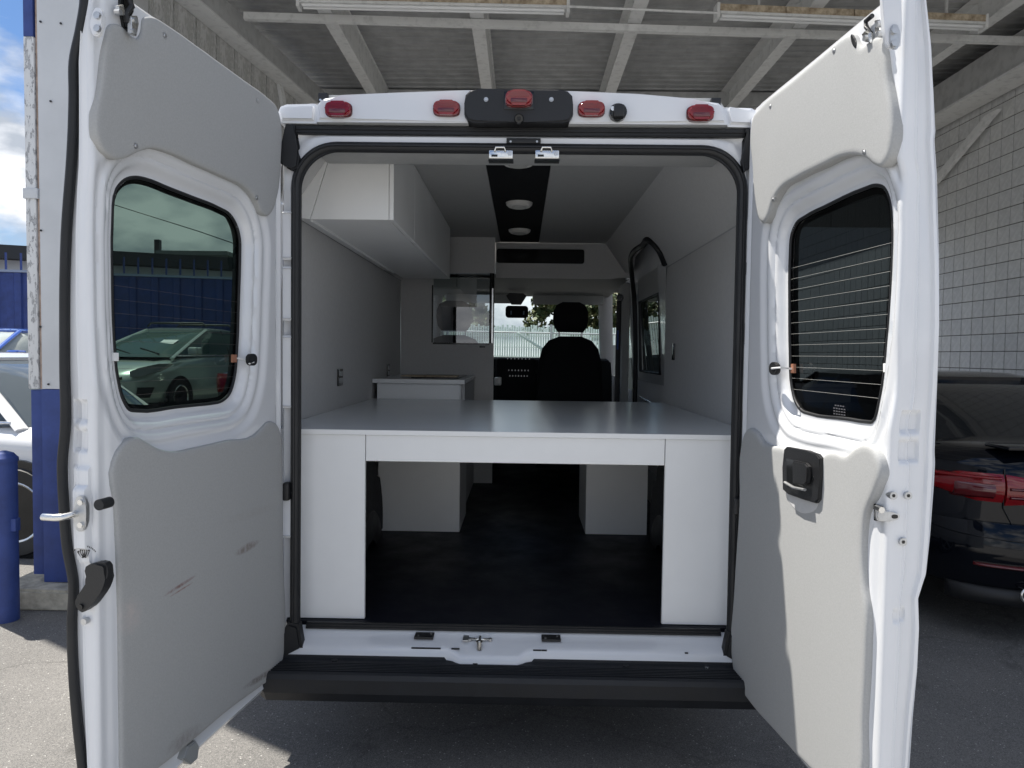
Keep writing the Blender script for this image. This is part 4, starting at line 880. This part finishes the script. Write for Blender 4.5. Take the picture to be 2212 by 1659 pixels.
# ------------------------------------------------------------------ fitted furniture
def build_furniture():
    t = thing('work_table', 'wide white laminate work table across the back of the van floor', 'table', (0, 1.0, .465))
    box('tabletop', -.94, .94, .10, 1.97, 1.185, 1.203, LAMTOP, t, .002, 1); box('front_edge_band', -.94, .94, .0975, .0995, 1.185, 1.203, LAM, t)
    box('apron', -.573, .571, .105, .123, 1.083, 1.184, LAM, t, .0015, 1)
    for a, b in ((-.935, -.576), (.574, .935)): box('leg_panel', a, b, .106, .124, .467, 1.184, LAM, t, .0015, 1)
    for s in (-1, 1): box('rear_rail', s*.34, s*.36, .13, 1.45, 1.10, 1.184, LAM, t)
    # boxes underneath
    for a, b, lab in ((-.80, -.327, 'white cabinet back under the worktop, beside the left wheel arch'), (.402, .755, 'white cabinet back under the worktop, beside the right wheel arch')):
        c = thing('storage_box', lab, 'cabinet', ((a+b)/2, 1.6, .465)); box('back_panel', a, b, 1.47, 1.488, .467, 1.18, LAM, c, .0015, 1)
        s = -1 if a < 0 else 1; box('side_panel', (b-.016 if s < 0 else a), (b if s < 0 else a+.016), 1.489, 1.95, .467, 1.18, LAM, c); 
    # low galley
    g = thing('galley_unit', 'low white galley unit with a grey counter, standing left beyond the table', 'cabinet', (-.65, 2.3, .465))
    box('front_panel', -.915, -.378, 1.99, 2.008, .467, 1.302, LAM, g, .0015, 1); box('side_panel', -.39, -.372, 2.01, 2.98, .467, 1.302, LAM, g); box('end_panel', -.372, -.352, 2.06, 3.03, .467, 1.300, LINER, g)
    box('countertop', -.94, -.345, 1.965, 3.045, 1.304, 1.330, LAMTOP, g, .002, 1); box('front_edge_band', -.94, -.345, 1.962, 1.9645, 1.304, 1.330, LAM, g)
    k = box('cooktop', -.72, -.40, 2.15, 2.85, 1.331, 1.338, BLKG, None, .003); tag(k, 'flat black cooktop set into the grey galley counter', 'cooktop')
    w_ = box('wooden_board', -.80, -.42, 2.20, 2.42, 1.339, 1.347, WOOD, None, .002); tag(w_, 'thin brown wooden strip lying on the galley counter', 'board')
    # overhead cabinet
    o = thing('overhead_cabinet', 'white overhead cabinet run along the upper left wall of the van', 'cabinet', (-.7, 1.5, 2.05))
    zb, zt = 2.048, 2.418; x1 = -.517; y0, y1 = .35, 2.65
    prism('end_panel', [(-.860, zb), (x1-.02, zb), (x1-.02, zt), (-.745, zt)][::-1], 'y', y0, y0+.018, LAM, o, .0015)
    prism('scribe_filler', [(-.935, zb+.004), (-.862, zb), (-.748, zt), (-.80, zt), (-.935, 2.10)][::-1], 'y', y0-.004, y0+.012, LAM, o, .001)
    box('bottom_panel', -.86, x1-.02, y0+.019, y1, zb, zb+.016, LAM, o); mk('filler_strip', [(-.862, y0, zb), (-.862, y1-.35, zb), (-.94, y1-.35, zb+.02), (-.94, y0, zb+.02), (-.862, y0, zb+.012), (-.862, y1-.35, zb+.012), (-.94, y1-.35, zb+.03), (-.94, y0, zb+.03)], [(0, 1, 2, 3), (7, 6, 5, 4), (0, 3, 7, 4)], LAM, o)
    tube('corner_bead', [(-.861, y0+.02, zb-.003), (-.861, y1-.4, zb-.003)], .006, LAM, o, 6)
    L_ = (y1-y0)/4
    for k in range(4): box('cabinet_door', x1-.018, x1, y0+k*L_+.003, y0+(k+1)*L_-.003, zb, zt-.008, LAM, o, .001, 1)
    box('gap_shade', x1-.03, x1-.0195, y0+.02, y1, zb+.02, zt-.01, BLK, o)  # thin black sheet painting the shade in the gaps between cabinet doors
    box('top_rail', x1-.019, x1-.001, y0, y1, zt-.006, zt, LAM, o)
build_furniture()

# ------------------------------------------------------------------ rear doors
class Door:
    def __init__(s, ang, hx, side, u1):
        s.O = hY(hx, 1200, -.02)*np.array([1, 1, 0]); a = math.radians(ang); s.side = side
        s.U = np.array([side*math.sin(a), -math.cos(a), 0]); s.N = np.array([-side*math.cos(a), -math.sin(a), 0]); s.u1 = u1
        s.T = Matrix(((s.U[0], s.N[0], 0, s.O[0]), (s.U[1], s.N[1], 0, s.O[1]), (0, 0, 1, 0), (0, 0, 0, 1)))
    def i(s, px, py, off=0): h = hit(px, py, s.N, s.N@s.O+off); return np.array([(h-s.O)@s.U, h[2]])
    def e(s, px, py, du=.012): h = hit(px, py, s.U, s.U@s.O+s.u1+du); return np.array([(h-s.O)@s.N, h[2]])
def stained_fabric(D, streaks):
    m = FABL.copy(); m.name = 'scuffed_trim_fabric'; t = m.node_tree; n = t.nodes; l = t.links; b = n['Principled BSDF']
    col = b.inputs['Base Color'].links[0].from_socket; ge = n.new('ShaderNodeNewGeometry')
    nz = n.new('ShaderNodeTexNoise'); nz.inputs['Scale'].default_value = 45; nz.inputs['Detail'].default_value = 6; nz.inputs['Roughness'].default_value = .7; l.new(ge.outputs['Position'], nz.inputs[0])
    def mth(op, a, b_=None, c_=None):
        x = n.new('ShaderNodeMath'); x.operation = op
        for k, v in enumerate((a, b_, c_)):
            if v is None: continue
            if isinstance(v, (int, float)): x.inputs[k].default_value = v
            else: l.new(v, x.inputs[k])
        return x.outputs[0]
    for (p, q, wd, tint, amt) in streaks:
        (u0, z0), (u1, z1) = D.i(*p, .01), D.i(*q, .01); A = D.O+D.U*u0; A = np.array([A[0], A[1], z0]); B = D.O+D.U*u1; B = np.array([B[0], B[1], z1])
        d = B-A; L = np.linalg.norm(d)/2; d /= 2*L; c = (A+B)/2; pr = np.cross(d, D.N)
        sb = n.new('ShaderNodeVectorMath'); sb.operation = 'SUBTRACT'; l.new(ge.outputs['Position'], sb.inputs[0]); sb.inputs[1].default_value = c
        def dot(v):
            x = n.new('ShaderNodeVectorMath'); x.operation = 'DOT_PRODUCT'; l.new(sb.outputs[0], x.inputs[0]); x.inputs[1].default_value = v; return x.outputs['Value']
        e = mth('ADD', mth('POWER', mth('ABSOLUTE', mth('DIVIDE', dot(d), L)), 2.), mth('POWER', mth('ABSOLUTE', mth('DIVIDE', dot(pr), wd)), 2.))
        f = mth('MULTIPLY', mth('MAXIMUM', mth('SUBTRACT', 1., e), 0.), amt)
        f = mth('MULTIPLY', f, mth('MAXIMUM', mth('MULTIPLY_ADD', nz.outputs['Fac'], 4., -1.2), 0.)); f = mth('MINIMUM', f, .8)
        x = n.new('ShaderNodeMix'); x.data_type = 'RGBA'; l.new(f, x.inputs[0]); l.new(col, x.inputs[6]); x.inputs[7].default_value = (*tint, 1); col = x.outputs[2]
    l.new(col, b.inputs['Base Color']); return m
def scale_pts(x0, y0, k, pts): return [(x0+k*a, y0+k*b) for a, b in pts]
DL = Door(8.8, 612, -1, .905); DR = Door(5.07, 1592, 1, .872)
FABS = stained_fabric(DL, [((350, 1290), (428, 1240), .006, (.20, .10, .09), .9), ((362, 1292), (420, 1256), .003, (.25, .12, .10), .8), ((505, 1198), (562, 1168), .016, (.20, .16, .14), .8), ((520, 1490), (605, 1438), .014, (.17, .15, .14), .8),
    ((355, 1625), (440, 1570), .03, (.22, .20, .19), .5), ((262, 1300), (300, 1360), .05, (.52, .47, .45), .5), ((480, 1130), (600, 1090), .02, (.36, .35, .34), .4)])
LU = [(237, 54), (261, 56), (281, 76), (295, 83), (305, 70), (310, 40), (325, 36), (366, 58), (420, 96), (475, 136), (530, 176), (576, 210), (597, 232), (606, 264), (606, 339), (598, 424), (586, 458), (575, 467), (563, 458), (554, 437), (534, 410), (485, 383), (424, 356), (366, 330), (325, 321), (298, 328), (268, 342), (244, 343), (222, 326), (210, 303), (206, 271), (217, 186), (229, 85)]
LL = [(244, 997), (256, 970), (275, 951), (297, 945), (316, 955), (342, 969), (371, 975), (419, 967), (491, 951), (549, 940), (563, 927), (580, 911), (597, 917), (605, 936), (609, 1030), (611, 1198), (614, 1381), (609, 1429), (592, 1460), (563, 1482), (491, 1535), (434, 1583), (386, 1624), (330, 1668), (300, 1692), (280, 1702), (267, 1694), (262, 1670), (260, 1600), (256, 1294), (249, 1102)]
RU = [(1902, 80), (1911, 98), (1919, 170), (1930, 237), (1931, 305), (1923, 343), (1909, 361), (1896, 359), (1875, 343), (1848, 336), (1821, 340), (1780, 359), (1723, 387), (1689, 410), (1672, 437), (1662, 469), (1653, 482), (1643, 476), (1635, 441), (1628, 356), (1624, 288), (1630, 252), (1645, 232), (1713, 175), (1794, 107), (1835, 76), (1846, 74), (1856, 94), (1866, 100), (1878, 92)]
RL = [(1604, 960), (1611, 936), (1620, 925), (1634, 932), (1652, 957), (1668, 963), (1692, 966), (1730, 985), (1774, 993), (1788, 980), (1806, 977), (1829, 984), (1851, 968), (1869, 960), (1887, 966), (1901, 989), (1905, 1025), (1893, 1066), (1874, 1111), (1867, 1179), (1869, 1260), (1876, 1315), (1875, 1405), (1868, 1560), (1862, 1700), (1852, 1725), (1830, 1724), (1800, 1706), (1747, 1655), (1679, 1582), (1620, 1514), (1594, 1473), (1586, 1442), (1589, 1270), (1600, 1088)]
LW = [(249, 407), (268, 386), (292, 380), (315, 384), (366, 404), (420, 425), (475, 447), (498, 461), (515, 492), (521, 525), (521, 539), (518, 650), (514, 759), (508, 820), (498, 851), (481, 868), (458, 874), (430, 877), (380, 882), (298, 890), (278, 886), (266, 868), (253, 820), (244, 725), (240, 590), (240, 488)]
RW = [(1892, 397), (1911, 403), (1923, 427), (1929, 475), (1928, 562), (1923, 657), (1916, 742), (1902, 857), (1884, 914), (1870, 914), (1831, 908), (1747, 896), (1730, 889), (1716, 868), (1708, 837), (1704, 759), (1703, 660), (1704, 556), (1708, 505), (1718, 481), (1740, 464), (1780, 444), (1865, 405)]
LS = [(166, -60), (168, 0), (159, 60), (144, 136), (144, 203), (141, 305), (127, 508), (124, 793), (125, 928), (119, 998), (122, 1089), (129, 1180), (143, 1262), (140, 1338), (143, 1452), (152, 1565), (165, 1680), (170, 1760)]
RS = [(2003, -60), (2007, 0), (2018, 102), (2024, 200), (2028, 281), (2026, 300), (2031, 373), (2036, 562), (2036, 700), (2033, 793), (2026, 976), (2027, 1002), (2024, 1055), (2016, 1162), (2007, 1244), (1990, 1294), (1992, 1361), (1988, 1450), (1978, 1560), (1970, 1680), (1965, 1760)]
WDEPTH = .046
def build_door(D, W, PU, PL, SIL, label):
    side = D.side; T = D.T
    win = smooth_poly([D.i(px, py, -WDEPTH) for px, py in W], 4)
    pt = .45 if side < 0 else .75
    pu = smooth_poly([D.i(px, py, .012*pt) for px, py in PU], 4); pl = smooth_poly([D.i(px, py, .012*pt) for px, py in PL], 4)
    sil = np.array([D.e(px, py) for px, py in SIL]); o_ = np.argsort(sil[:, 1]); sz, sn = sil[o_, 1], sil[o_, 0]
    Wz = lambda z: -np.interp(z, sz, sn)          # thickness of the free edge
    u1 = D.u1; zb, zt = .297, 2.383; rc = .012
    zs = np.concatenate([[0, .003, .008, .016], np.linspace(.026, 1-.026, 330), [1-.016, 1-.008, 1-.003, 1]])
    us = np.concatenate([[0, .004, .010, .018], np.linspace(.026, u1, 130)])
    Zt = lambda u: zt-.03*(1-sst(0, .06, u))*1.0
    Zb = lambda u: zb+.05*(1-np.sqrt(np.clip(1-(1-np.clip(u/.07, 0, 1))**2, 0, 1)))
    cols = []
    # inner face
    Uu, K = np.meshgrid(us, zs, indexing='ij'); Z = Zb(Uu)+(Zt(Uu)-Zb(Uu))*K
    dw = sdf(win, Uu, Z)
    h = -WDEPTH*(1-sst(.012, .034, dw)*.42-sst(.045, .062, dw)*.30-sst(.082, .115, dw)*.28)
    h += .004*np.exp(-((dw-.040)/.006)**2)+.0035*np.exp(-((dw-.072)/.007)**2)
    h += -.016*(1-sst(0, .02, Uu))**2                                            # rolled hinge edge
    h += -.02*(1-sst(0, .022, Zt(Uu)-Z))-.012*(1-sst(0, .02, Z-Zb(Uu)))
    h += -.012*(1-sst(.05, .09, Z-Zb(Uu)))*sst(.02, .04, Z-Zb(Uu))               # lower sealing channel
    h += -.010*np.exp(-((Uu-.035)/.010)**2)*sst(.4, .5, Z)                        # flange step by the hinges
    h += .0012*np.sin(Z*3.1+Uu*5)*np.sin(Uu*7)                                  # slight waviness of pressed steel
    h += -.006*sst(u1-.035, u1-.012, Uu)
    cols += [(us[i], h[i], Z[i]) for i in range(len(us))]; masks = [dw[i] < .0 for i in range(len(us))]
    zc = Zb(np.array([u1]))[0]+(Zt(np.array([u1]))[0]-Zb(np.array([u1]))[0])*zs
    h1 = h[-1]
    for k in range(1, 6):
        a = math.pi/2*k/5; cols.append((u1+rc*math.sin(a), h1-rc*(1-math.cos(a)), zc)); masks.append(np.zeros(len(zs), bool))
    Wv = Wz(zc); nW = 48
    for k in range(1, nW+1):
        q = k/nW; n_ = h1-rc-(Wv-rc+h1-.004)*q; wq = -n_
        du = -.014*sst(.37, .43, q)+.010*sst(.80, .86, q)-.012*sst(.95, 1.0, q)+.004*np.exp(-((q-.33)/.03)**2)
        # stamped recesses of the closing edge
        def pad(z0, z1, q0, q1, d): return d*sst(z0-.005, z0+.005, zc)*(1-sst(z1-.005, z1+.005, zc))*sst(q0-.03, q0+.03, q)*(1-sst(q1-.03, q1+.03, q))
        du = du+pad(1.325, 1.375, .12, .66, -.010)+pad(1.255, 1.305, .12, .66, -.010)
        if side < 0: du = du+pad(.985, 1.215, -.2, .62, .007)+pad(1.02, 1.17, .02, .50, .012)
        else: du = du+pad(.865, .895, .15, .6, -.005)
        du = du+.004*np.sin(zc*9)*q*q
        cols.append((u1+rc+du, n_, zc)); masks.append(np.zeros(len(zs), bool))
    # outer skin back to the hinge
    uo = np.linspace(u1, 0, 60)
    hingeW = .075
    for u in uo:
        ua = np.array([u]); z = Zb(ua)[0]+(Zt(ua)[0]-Zb(ua)[0])*zs; Wn = Wz(z)*(u/u1)**2+hingeW*(1-(u/u1)**2)
        cols.append((np.full(len(zs), u), -Wn, z)); masks.append(sdf(win, np.full(len(zs), u), z) < .014)
    nz = len(zs); V = []; Fc = []
    for (u, n_, z) in cols:
        u = np.broadcast_to(u, nz); n_ = np.broadcast_to(n_, nz)
        V += list(zip(u, n_, z))
    nc = len(cols)
    for i in range(nc):
        j = (i+1) % nc; a, b = masks[i], masks[j]
        for k in range(nz-1):
            if a[k] and a[k+1] and b[k] and b[k+1]: continue
            q = (i*nz+k, j*nz+k, j*nz+k+1, i*nz+k+1); Fc.append(q)
    ca = [i*nz+nz-1 for i in range(nc)]; cb = [i*nz for i in range(nc)]; Fc.append(ca); Fc.append(cb[::-1])
    d = mk('rear_door', V, Fc, WHITE, VAN, True, T, 40); d['label'] = label
    # glass, gasket, frit band, tunnel
    wg = inset(win, .002)
    V = [(a, -WDEPTH-.006, b) for a, b in wg]; mk('window_glass', V, [list(range(len(V)))], GLASS_T if side < 0 else GLASS_D, d, False, T)
    tube('window_gasket', [(a, -WDEPTH-.003, b) for a, b in inset(win, .003)], .007, RUB, d, 8, True, flat=(.0055, .005), T=T, upv=(0, 1, 0))
    fo, fi = inset(win, .0), inset(win, .020 if side < 0 else .026); m = len(fo)
    V = [(a, -WDEPTH-.009, b) for a, b in fo]+[(a, -WDEPTH-.009, b) for a, b in fi]
    mk('frit_band', V, [(k, (k+1) % m, m+(k+1) % m, m+k) for k in range(m)], FRIT, d, False, T)
    wo = inset(win, .0); V = []
    for a, b in wo: V.append((a, -WDEPTH-.001, b))
    for a, b in wo:
        Wn = float(Wz(b))*(a/u1)**2+hingeW*(1-(a/u1)**2); V.append((a, -Wn+.001, b))
    wf = inset(win, -.032); m2 = len(wo)
    VV = [tuple(np.array(V[m2+k])+(0, -.0015, 0)) for k in range(m2)]+[(a, -(float(Wz(b))*(a/u1)**2+hingeW*(1-(a/u1)**2))-.002, b) for a, b in wf]
    mk('outer_glass_edge', VV, [(k, (k+1) % m2, m2+(k+1) % m2, m2+k) for k in range(m2)], FRIT, d, True, T)
    mk('window_tunnel', V, [(k, (k+1) % m, m+(k+1) % m, m+k) for k in range(m)], FRIT, d, True, T)
    # heating wires
    j = Joined(); zmin, zmax = win[:, 1].min(), win[:, 1].max()
    for k in range(14):
        z = zmin+(.05 if side < 0 else .075)+k*.0355
        if z > zmax-(.30 if side < 0 else .16): break
        row = [p[0] for p in win if abs(p[1]-z) < .05]
        xs_ = sorted(row); ua, ub = min(xs_)+.012, max(xs_)-.012
        j.bx(ua, ub, -WDEPTH-.0045, -WDEPTH-.004, z-.00032, z+.00032)
    j.out('heating_wires', pbr('heating_wire_%s' % ('l' if side < 0 else 'r'), (.10, .085, .08) if side < 0 else (.50, .50, .47), .5), d, T=T)
    # padded trim panels
    def pad_panel(poly, mat, lab=None):
        V = []; m = len(poly)
        for dd, y in ((0, -.012), (0, .010), (.0015, .016), (.005, .020), (.011, .0222), (.02, .0228)):
            V += [(a, y*pt if y > 0 else y, b) for a, b in inset(poly, dd)]
        Fc = [(r*m+k, r*m+(k+1) % m, (r+1)*m+(k+1) % m, (r+1)*m+k) for r in range(5) for k in range(m)]; Fc.append([5*m+k for k in range(m)])
        o = mk('trim_panel', V, Fc, mat, d, True, T, 50)
        if lab: o['label'] = lab
        return o
    pU = pad_panel(pu, FABL); pL = pad_panel(pl, FABS if side < 0 else FABL, 'grey fabric trim panel with a few faint brown scuffs' if side < 0 else None)
    clips = [(364, 76), (563, 217), (302, 315), (561, 427)] if side < 0 else [(1798, 109), (1661, 229), (1863, 328), (1667, 430)]
    for px, py in clips:
        u, z = D.i(px, py, .022); bm = bmesh.new(); n0 = .022*pt; add_cyl(bm, (u, n0-.003, z), (u, n0+.002, z), .0075, .0075, 12); add_cyl(bm, (u, n0+.002, z), (u, n0+.0035, z), .0045, .003, 8); bm_out('trim_clip', bm, STEEL, pU, True, T)
    return d
door_l = build_door(DL, LW, LU, LL, LS, 'left rear door swung open, with stained lower trim')
door_r = build_door(DR, RW, RU, RL, RS, 'right rear door swung open, half in sunlight')
def dprism(name, D, pts, n0, n1, mat, par, bev=.002, end=False):
    """pixel outline placed on a door face: inner face (u,z) or closing edge (n,z)"""
    if end:
        P = [tuple(D.e(px, py, n1)) for px, py in pts]; bm = bmesh.new(); add_prism(bm, P, 'x', D.u1+n0, D.u1+n1, bev)
    else:
        P = [tuple(D.i(px, py, n1)) for px, py in pts]; bm = bmesh.new(); add_prism(bm, P, 'y', n0, n1, bev)
    return bm_out(name, bm, mat, par, True, D.T)
def dcyl(name, D, px, py, r, n0, n1, mat, par, end=False, n=14, r1=None):
    if end: a, z = D.e(px, py, n1); p0, p1 = (D.u1+n0, a, z), (D.u1+n1, a, z)
    else: a, z = D.i(px, py, n1); p0, p1 = (a, n0, z), (a, n1, z)
    bm = bmesh.new(); add_cyl(bm, p0, p1, r, r1 or r, n); return bm_out(name, bm, mat, par, True, D.T)
def oval(cx, cy, w_, h_, tilt=0, n=18):
    o = []; t = math.radians(tilt)
    for k in range(n):
        a = 2*math.pi*k/n; x = math.copysign(abs(math.cos(a))**.75, math.cos(a))*w_/2; y = math.copysign(abs(math.sin(a))**.75, math.sin(a))*h_/2
        o.append((cx+x*math.cos(t)-y*math.sin(t), cy+x*math.sin(t)+y*math.cos(t)))
    return o
def build_door_hardware():
    d = door_l; D = DL
    # rubber edge seal following the wavy outer lip
    path = []
    for px, py in LS: n_, z = D.e(px+10, py, .012); path.append((D.u1+.008, n_+.004, z))
    path = smooth_poly([p for p in path if .28 < p[2] < 2.42][::-1], 6, False); tube('edge_seal', path, .013, RUB, d, 10, flat=(.0125, .011), T=D.T)
    # striker and knob
    s = dprism('striker_plate', D, oval(172, 1110, 28, 78), .026, .037, STEEL, d, .002, True)
    for y in (1086, 1135): dcyl('bolt', D, 172, y, .007, .037, .042, CHROME, s, True, 8)
    a, z = D.e(172, 1108, .026); tube('striker_loop', [(D.u1+.034, a, z), (D.u1+.074, a-.004, z), (D.u1+.080, a-.02, z), (D.u1+.080, a-.05, z)], .0085, CHROME, s, 8, T=D.T)
    dcyl('rubber_stop', D, 213, 1091, .013, .010, .046, RUB, d, True, 20)
    # black release lever
    P = [(160, 1312), (158, 1300), (166, 1288), (184, 1262), (190, 1248), (181, 1244), (181, 1226), (200, 1218), (222, 1218), (228, 1226), (227, 1252), (219, 1276), (205, 1297), (188, 1317), (173, 1325)]
    r_ = dprism('release_lever', D, smooth_poly(P, 2), .010, .040, BLK, d, .006, True); dcyl('pivot', D, 172, 1312, .007, .040, .044, BLKG, r_, True)
    dcyl('grommet', D, 180, 1344, .008, .010, .026, STEEL, d, True)
    # small fan-shaped caution mark
    j = Joined()
    for k, a in enumerate((-40, -22, -6, 10, 28)):
        t = math.radians(a); c0 = (187, 1206); P = oval(c0[0]+math.sin(t)*13, c0[1]-math.cos(t)*13, 6, 20, a, 12); ring = [D.e(x, y, .0175) for x, y in P]; ri = [D.e(c0[0]+math.sin(t)*13+(x-c0[0]-math.sin(t)*13)*.55, c0[1]-math.cos(t)*13+(y-c0[1]+math.cos(t)*13)*.75, .0175) for x, y in P]; m = 12
        j.add([(D.u1+.0245, p[0], p[1]) for p in ring]+[(D.u1+.0245, p[0], p[1]) for p in ri], [(q, (q+1) % m, m+(q+1) % m, m+q) for q in range(m)])
    for k in range(15):
        t = math.radians(-52+k*7.4); x, y = 187+math.sin(t)*30, 1208-math.cos(t)*30; P = [D.e(x+dx, y+dy, .0175) for dx, dy in ((-1.1, -1.6), (1.1, -1.6), (1.1, 1.6), (-1.1, 1.6))]; j.add([(D.u1+.0245, p[0], p[1]) for p in P], [(0, 1, 2, 3)])
    j.out('caution_mark', BLK, d, T=D.T)
    # top hardware left: oval plate and latch
    s = dprism('hinge_plate', D, oval(207, 46, 24, 62, 4), .008, .022, WHITE, d, .003, True)
    for y in (32, 60): dcyl('bolt', D, 208, y, .0085, .022, .028, STEEL, s, True, 8)
    o = dprism('upper_latch', D, [(262, -20), (288, -20), (290, 26), (280, 40), (284, 70), (270, 58), (263, 20)], -.01, .010, BLKG, d, .002)
    dprism('latch_arm', D, [(256, 12), (268, 10), (272, 34), (258, 32)], .010, .022, CHROME, o); dprism('latch_arm', D, [(284, 34), (298, 34), (301, 52), (296, 78), (284, 72)], .020, .032, CHROME, o)
    for px, py in ((261, 26), (294, 44), (292, 68)): dcyl('bolt', D, px, py, .007, .022, .036, STEEL, o, n=8)
    tube('latch_cable', [(D.i(276, -10, .02)[0], .02, D.i(276, -10, .02)[1]), (D.i(282, 14, .02)[0], .024, D.i(282, 14, .02)[1]), (D.i(272, 30, .02)[0], .02, D.i(272, 30, .02)[1]), (D.i(276, 48, .02)[0], .018, D.i(276, 48, .02)[1])], .007, BLK, o, 8, T=D.T)
    # heater lead and stop at window edge
    k = dprism('wire_grommet', D, oval(548, 777, 18, 26), -.004, .012, RUB, d, .003)
    tube('wire_lead', [tuple(np.insert(D.i(542, 782, .0), 1, .01)), tuple(np.insert(D.i(533, 786, 0), 1, .01)), tuple(np.insert(D.i(524, 776, -.02), 1, -.015)), tuple(np.insert(D.i(511, 774, -.04), 1, -.04))], .003, LAM, k, 6, T=D.T)
    dprism('wire_terminal', D, [(504, 766), (512, 766), (512, 783), (504, 783)], -.045, -.036, pbr('copper_tab', (.35, .16, .10), .5), k, .001); dprism('glass_clip', D, [(246, 762), (257, 762), (257, 780), (246, 780)], -.045, -.03, LAM, d, .001)
    # bottom drain guide
    dprism('door_guide', D, [(396, 1640), (408, 1612), (425, 1600), (432, 1612), (428, 1640), (415, 1652)], -.02, .012, pbr('guide_plastic', (.30, .31, .31), .5), d, .004)
    # ---------------- right door
    d = door_r; D = DR
    h = dprism('inner_handle_plate', D, [(1693, 970), (1698, 965), (1740, 973), (1763, 981), (1770, 990), (1770, 1030), (1767, 1079), (1760, 1087), (1735, 1079), (1700, 1067), (1690, 1058), (1690, 1010)], .012, .028, BLK, d, .003)
    dprism('handle_recess', D, [(1698, 990), (1738, 998), (1742, 1040), (1732, 1058), (1700, 1050)], .027, .0292, BLKG, h, .0005)
    dprism('pull_cup', D, [(1711, 994), (1738, 1000), (1744, 1008), (1742, 1042), (1736, 1049), (1711, 1044)], .027, .042, BLK, h, .004)
    u = [tuple(np.insert(D.i(px, py, .045), 1, .042)) for px, py in ((1694, 1042), (1712, 1053), (1736, 1058))]; tube('lever_blade', u, .005, STEEL, h, 8, flat=(.006, .004), T=D.T)
    dcyl('lock_screw', D, 1755, 1034, .007, .028, .0286, BLKG, h)
    dprism('panel_cutout', D, smooth_poly([(1697, 1066), (1768, 1084), (1762, 1100), (1748, 1108), (1730, 1108), (1712, 1094)], 2), .0155, .0182, LINER, d, .0005)
    k = dprism('side_latch', D, [(1887, 1088), (1900, 1094), (1905, 1112), (1900, 1126), (1887, 1124)], -.005, .004, BLKG, d, .001)
    s = dprism('latch_tongue', D, smooth_poly([(1896, 1104), (1912, 1104), (1922, 1108), (1940, 1108), (1946, 1115), (1940, 1124), (1922, 1124), (1908, 1127), (1896, 1124)], 2), .008, .022, STEEL, d, .003, True)
    dprism('latch_slot', D, oval(1933, 1116, 14, 9), .022, .0225, BLKG, s, .0005, True); dcyl('bolt', D, 1905, 1102, .008, .004, .027, CHROME, s, True, 8)
    for px, py in ((1931, 1071), (1963, 1071), (1952, 1171)):
        b = dcyl('edge_bolt', D, px, py, .0095, .0, .020, STEEL, d, True, 16); dcyl('socket', D, px, py, .0045, .020, .0206, BLKG, b, True, 6)
    s = dprism('check_strap', D, [(1902, -60), (1948, -60), (1949, 60), (1947, 98), (1935, 104), (1921, 102), (1914, 92), (1911, 60)], .010, .022, WHITE, d, .003, True)
    p = dprism('hinge_plate', D, oval(1934, 79, 21, 56), .022, .027, STEEL, d, .002, True)
    for y in (64, 92): dcyl('bolt', D, 1934, y, .0085, .027, .033, STEEL, p, True, 8)
    dprism('panel_slit', D, smooth_poly([(1838, 74), (1842, 78), (1846, 90), (1848, 104), (1843, 100), (1839, 90)], 2), .012, .0178, BLK, d, .0004)
    o = dprism('upper_latch', D, [(1868, 52), (1874, 36), (1886, 28), (1893, 34), (1890, 60), (1896, 76), (1888, 92), (1876, 90)], -.012, .0, BLKG, d, .002)
    dprism('latch_arm', D, [(1888, 44), (1899, 42), (1901, 84), (1890, 84)], .0, .012, CHROME, o); dprism('latch_arm', D, [(1860, 74), (1868, 66), (1876, 70), (1878, 92), (1866, 90)], .012, .024, CHROME, o)
    for px, py in ((1893, 52), (1894, 74), (1866, 82)): dcyl('bolt', D, px, py, .0075, .012, .028, STEEL, o, n=8)
    tube('latch_cable', [tuple(np.insert(D.i(px, py, .01), 1, .012)) for px, py in ((1886, 34), (1872, 46), (1873, 58), (1882, 72), (1880, 86))], .006, BLK, o, 8, T=D.T)
    k = dprism('wire_grommet', D, oval(1669, 796, 18, 28), -.004, .010, RUB, d, .003)
    tube('wire_lead', [tuple(np.insert(D.i(1675, 796, .0), 1, .012)), tuple(np.insert(D.i(1690, 794, 0), 1, .006)), tuple(np.insert(D.i(1712, 797, -.04), 1, -.042))], .0035, LAM, k, 6, T=D.T)
    dprism('wire_terminal', D, [(1708, 786), (1714, 786), (1714, 806), (1708, 806)], -.045, -.036, pbr('copper_tab2', (.35, .16, .10), .5), k, .001); dprism('glass_clip', D, [(1907, 785), (1914, 785), (1914, 804), (1907, 804)], -.045, -.03, LAM, d, .001)
    j = Joined()
    for r_ in range(4):
        for c in range(5 if r_ else 4):
            x, y = 1799+c*5.5+(3 if not r_ else 0), 874+r_*6+(c*.8); P = [D.i(x+dx, y+dy, -WDEPTH-.003) for dx, dy in ((0, 0), (4, .5), (4, 3), (0, 2.5))]; j.add([(p[0], -WDEPTH-.0045, p[1]) for p in P], [(0, 1, 2, 3)])
    j.out('etched_mark', pbr('etched_grey', (.10, .10, .11), .5), d, T=D.T)
build_door_hardware()
